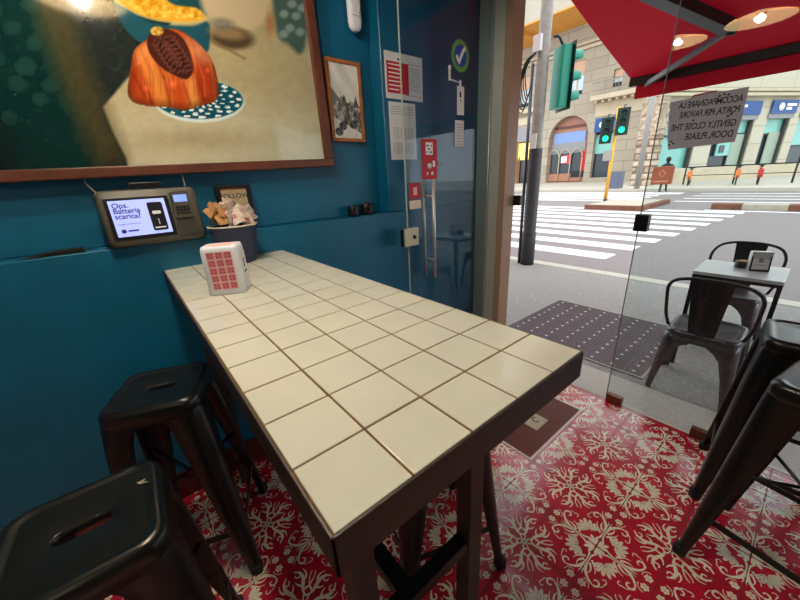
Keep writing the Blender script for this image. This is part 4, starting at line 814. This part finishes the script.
aw_ = bx('arched_window', 16.4, 20.65, 0, 6.5, XA+.65, XA+.75, 'brownwin', ba)
bx('reflecting_panel', 17.0, 20.3, 3.9, 4.9, XA+.55, XA+.62, 'shopblue', aw_); bx('grey_panel', 16.9, 20.4, 2.9, 3.9, XA+.55, XA+.62, 'txt', aw_); bx('dark_interior', 17.2, 20.4, .9, 2.9, XA+.56, XA+.63, 'darkwin', aw_); bx('red_panel', 16.6, 17.2, 0.7, 3.0, XA+.5, XA+.6, 'redp', aw_)
bx('lit_sign', 18.2, 19.2, 1.9, 2.7, XA+.45, XA+.52, 'shopred', aw_); bx('lit_sign', 18.6, 19.2, 2.0, 2.6, XA+.40, XA+.44, 'wht', aw_)
bx('lower_panel', 16.6, 20.5, .15, .9, XA+.45, XA+.55, 'brownwin', aw_); bx('dark_panel', 16.7, 18.0, .5, 1.1, XA+.38, XA+.45, 'gundark', aw_); bx('dark_panel', 17.0, 20.3, 5.3, 5.5, XA+.50, XA+.64, 'basebd', aw_)
m = MB()
for cy in (17.6, 18.8, 20.0): m.tube([(XA+.36, cy+.6*math.cos(a), 2.4+.9*math.sin(a)) for a in np.linspace(0, PI, 12)], .05, 6); m.tube([(XA+.36, cy-.6, .2), (XA+.36, cy-.6, 2.4)], .05, 6)
m.build('gate_bars', 'stonecap', aw_)
sl = bx('shop_window', 22.6, 24.5, 0, 4.6, XA+.5, XA+.6, 'darkwin', ba); bx('lit_interior', 22.7, 24.4, 2.6, 4.4, XA+.4, XA+.5, 'warmlit', sl); bx('door_frame', 23.2, 23.4, 0, 2.9, XA+.3, XA+.4, 'wood2', sl); bx('door_frame', 24.1, 24.25, 0, 2.9, XA+.3, XA+.4, 'wood2', sl); bx('fascia', 22.5, 24.6, 4.6, 5.9, XA-.05, XA+.0, 'txt', sl); 
bx('ledge', 22.3, 26, 7.3, 7.7, XA-.5, XA, 'stonecap', ba, .05); bx('sign', 22.7, 24.4, 6.2, 6.9, XA-.08, XA-.0, 'stonecap', ba)
sr = bx('shop_window', 14.1, 16.0, .4, 5.8, XA+.5, XA+.6, 'darkwin', ba); bx('teal_glass', 14.2, 15.9, 2.6, 4.3, XA+.4, XA+.5, 'tealwin', sr); bx('sign', 14.1, 16.0, 4.5, 5.7, XA-.06, XA-.0, 'bluesign', sr); m = MB(); m.tube([(XA-.1, 15.3, 5.1), (XA-.07, 15.3, 5.1)], .3, 16); m.build('round_emblem', 'wht', sr)
bx('cream_panel', 11, 16.1, 5.85, 7.1, XA-.1, XA-.0, 'stonecap', ba); bl = bx('balcony_slab', 10.6, 16.3, 7.15, 7.55, XA-1., XA, 'stonecap', ba, .05)
m = MB()
for k in range(24): y = 10.7+.24*k; m.tube([(XA-.95, y, 7.55), (XA-.95, y, 8.6)], .02, 5)
m.tube([(XA-.95, 10.6, 8.6), (XA-.95, 16.3, 8.6)], .04, 6); m.build('balcony_railing', 'pole', bl)
for k in range(9): bx('bracket', 11+.6*k, 11.2+.6*k, 6.95, 7.15, XA-.8, XA, 'stonecap', bl)
for z, d_ in ((11.7, .35), (12.1, .25)): bx('cornice', 11.6, 34, z, z+.22, XA-d_, XA, 'stonecap', ba, .04)
bx('soffit', 13, 22.0, 13.78, 13.9, XA-4.6, XA, 'ochre', ba); bx('upper_storey', 13, 22.0, 13.9, 24, XA-4.6, XA+3, 'cream2', ba)
m = MB(); m.prism([(XA, 22), (XA-4.6, 22), (XA-5.2, 23), (XA-5.2, 25.6), (XA-3.5, 27), (XA, 27)], 13.5, 13.9); m.build('bay_soffit', 'ochre', ba); m = MB(); m.prism([(XA, 22), (XA-4.6, 22), (XA-5.2, 23), (XA-5.2, 25.6), (XA-3.5, 27), (XA, 27)], 13.9, 24); m.build('bay', 'cream2', ba)
bx('soffit', 27, 34, 13.2, 13.35, XA-3.5, XA, 'ochre', ba); bx('upper_storey', 27, 34, 13.35, 24, XA-3.5, XA+3, 'cream2', ba)
bx('wall_body', 13, 34, -.2, 24, XA+.82, XA+8, 'cream2', ba)
# bank building
aB = math.atan2(-.42, .9)
bb = empty('bank_building', (28, 9, 0), aB); tag(bb, 'pale stone bank building with blue signs and tall teal windows', 'building')
sX = lambda x: (x-28)/math.cos(aB)
FB = frame((0, 0, 0), (1, 0, 0), (0, 0, 1), (0, -1, 0))
wB = [(29.5, 32.4, 1.0, 3.95), (33.8, 37.0, 1.0, 4.0), (38.1, 40.2, .9, 4.05), (41.0, 43.6, .0, 4.1), (45, 48, .9, 4.1), (50, 53, .9, 4.1)]
def rb(x0, x1, z0, z1): return [(sX(x0), z0), (sX(x1), z0), (sX(x1), z1), (sX(x0), z1)]
cutwall('wall', 'whitest', [(1.4, -.2), (32, -.2), (32, 14), (1.4, 14)], [rb(*q) for q in wB], .6, FB @ Matrix.Translation((0, 0, -.3)), bb)
def bbx(nm, x0, x1, z0, z1, ya, yb_, mt, par, bev=0): m = MB(); m.box((sX(x0), ya, z0), (sX(x1), yb_, z1)); return m.build(nm, mt, par, bevel=bev)
for i, (x0, x1, z0, z1) in enumerate(wB):
    f_ = bbx('window', x0, x1, z0, z1, .40, .45, ['tealwin', 'darkwin', 'darkwin', 'darkwin', 'tealwin', 'darkwin'][i], bb)
    bbx('transom', x0, x1, z0+2.1, z0+2.2, .3, .4, 'dkp', f_); bbx('dark_edge', x1-.18, x1, z0, z1, .1, .3, 'dkp', f_)
    if i: bbx('teal_top', x0, x1, z0+2.2, z1, .32, .39, 'tealwin', f_)
    if i == 1: bbx('poster', 34.6, 35.7, 1.7, 2.6, .2, .3, 'tealwin', f_); bbx('grey_panel', 35.8, 36.8, z0, z1-.9, .25, .31, 'greywall', f_); bbx('poster_picture', 34.8, 35.2, 1.9, 2.4, .15, .2, 'gun', f_)
    if i == 2: bbx('grey_panel', 39.0, 40.05, z0, z1-.9, .25, .31, 'greywall', f_)
    bbx('lintel_band', x0-.1, x1+.1, z1, z1+.35, -.1, .0, 'txt', bb)
    if i in (0, 1, 2, 4, 5):
        s_ = bbx('sign', x0-.05, x1+.1, z1+.3, z1+1.15, -.16, -.1, 'bluesign', bb)
        m = MB(); m.tube([(sX(x0+.7), -.2, z1+.72), (sX(x0+.7), -.17, z1+.72)], .26, 16); m.build('emblem', 'wht', s_); m = MB(); m.box((sX(x0+1.15), -.19, z1+.76), (sX(x0+2.0), -.165, z1+.92)); m.box((sX(x0+1.15), -.19, z1+.52), (sX(x0+1.65), -.165, z1+.68)); m.build('lettering', 'wht', s_)
bbx('cornice', 28.0, 56, 5.42, 5.6, -.45, 0, 'stonecap', bb, .03); bbx('cornice', 28.0, 56, 5.75, 5.85, -.25, 0, 'stonecap', bb)
bbx('plinth', 29.2, 56, -.1, .85, -.15, 0, 'stonecap', bb)
m = MB(); m.prism([(1.75, .62), (32, .62), (32, 8), (15, 8), (1.75, .9)], -.2, 14); m.build('wall_body', 'whitest', bb)
m = MB(); random.seed(5); L = []
for z in np.linspace(-.1, 3.4, 20): L.append([Vector((x+random.uniform(-.05, .05), y+random.uniform(-.05, .05), z)) for x, y in rrect(1.25, .95, .15, 5, 1.02, .12)])
m.loops(L, smooth=False); pr_ = m.build('rough_corner_pier', 'ashlar', bb)
m = MB(); L = []
for z in list(np.linspace(3.2, 5.3, 16))+[5.5, 5.62, 5.68]:
    k_ = 1 if z < 5.35 else (.96 if z < 5.55 else (.85 if z < 5.65 else .6)); L.append([Vector((1.02+(x-1.02)*k_+random.uniform(-.06, .06), .12+(y-.12)*k_+random.uniform(-.06, .06), z)) for x, y in rrect(1.35, 1.05, .25, 6, 1.02, .12)])
m.loops(L, smooth=False); m.build('rough_upper_pier', 'rubble', pr_)
# ------------------------------------------------------------------ world, light, view
w = bpy.data.worlds.new('World'); S.world = w; w.use_nodes = True; N = w.node_tree.nodes; L = w.node_tree.links; bg = N['Background']
tc = N.new('ShaderNodeTexCoord'); nz = N.new('ShaderNodeTexNoise'); nz.inputs['Scale'].default_value = 2.5; nz.inputs['Detail'].default_value = 5; rp = N.new('ShaderNodeValToRGB')
rp.color_ramp.elements[0].position = .35; rp.color_ramp.elements[0].color = (.82, .90, 1, 1); rp.color_ramp.elements[1].position = .7; rp.color_ramp.elements[1].color = (1, 1, 1, 1)
L.new(tc.outputs['Generated'], nz.inputs['Vector']); L.new(nz.outputs['Fac'], rp.inputs['Fac']); L.new(rp.outputs['Color'], bg.inputs['Color']); bg.inputs['Strength'].default_value = 2.65
sl_ = bpy.data.lights.new('sun', 'SUN'); sl_.energy = .8; sl_.angle = .5; sl_.color = (1, .96, .9); so = bpy.data.objects.new('sun', sl_); COL.objects.link(so); so.rotation_euler = (math.radians(40), 0, math.radians(-70))
S.view_settings.view_transform = 'Standard'; S.view_settings.look = 'None'; S.view_settings.gamma = 1; S.view_settings.use_curve_mapping = False; S.view_settings.exposure = 0.
S.cycles.max_bounces = 10; S.cycles.transparent_max_bounces = 16; S.cycles.diffuse_bounces = 5; S.cycles.glossy_bounces = 5
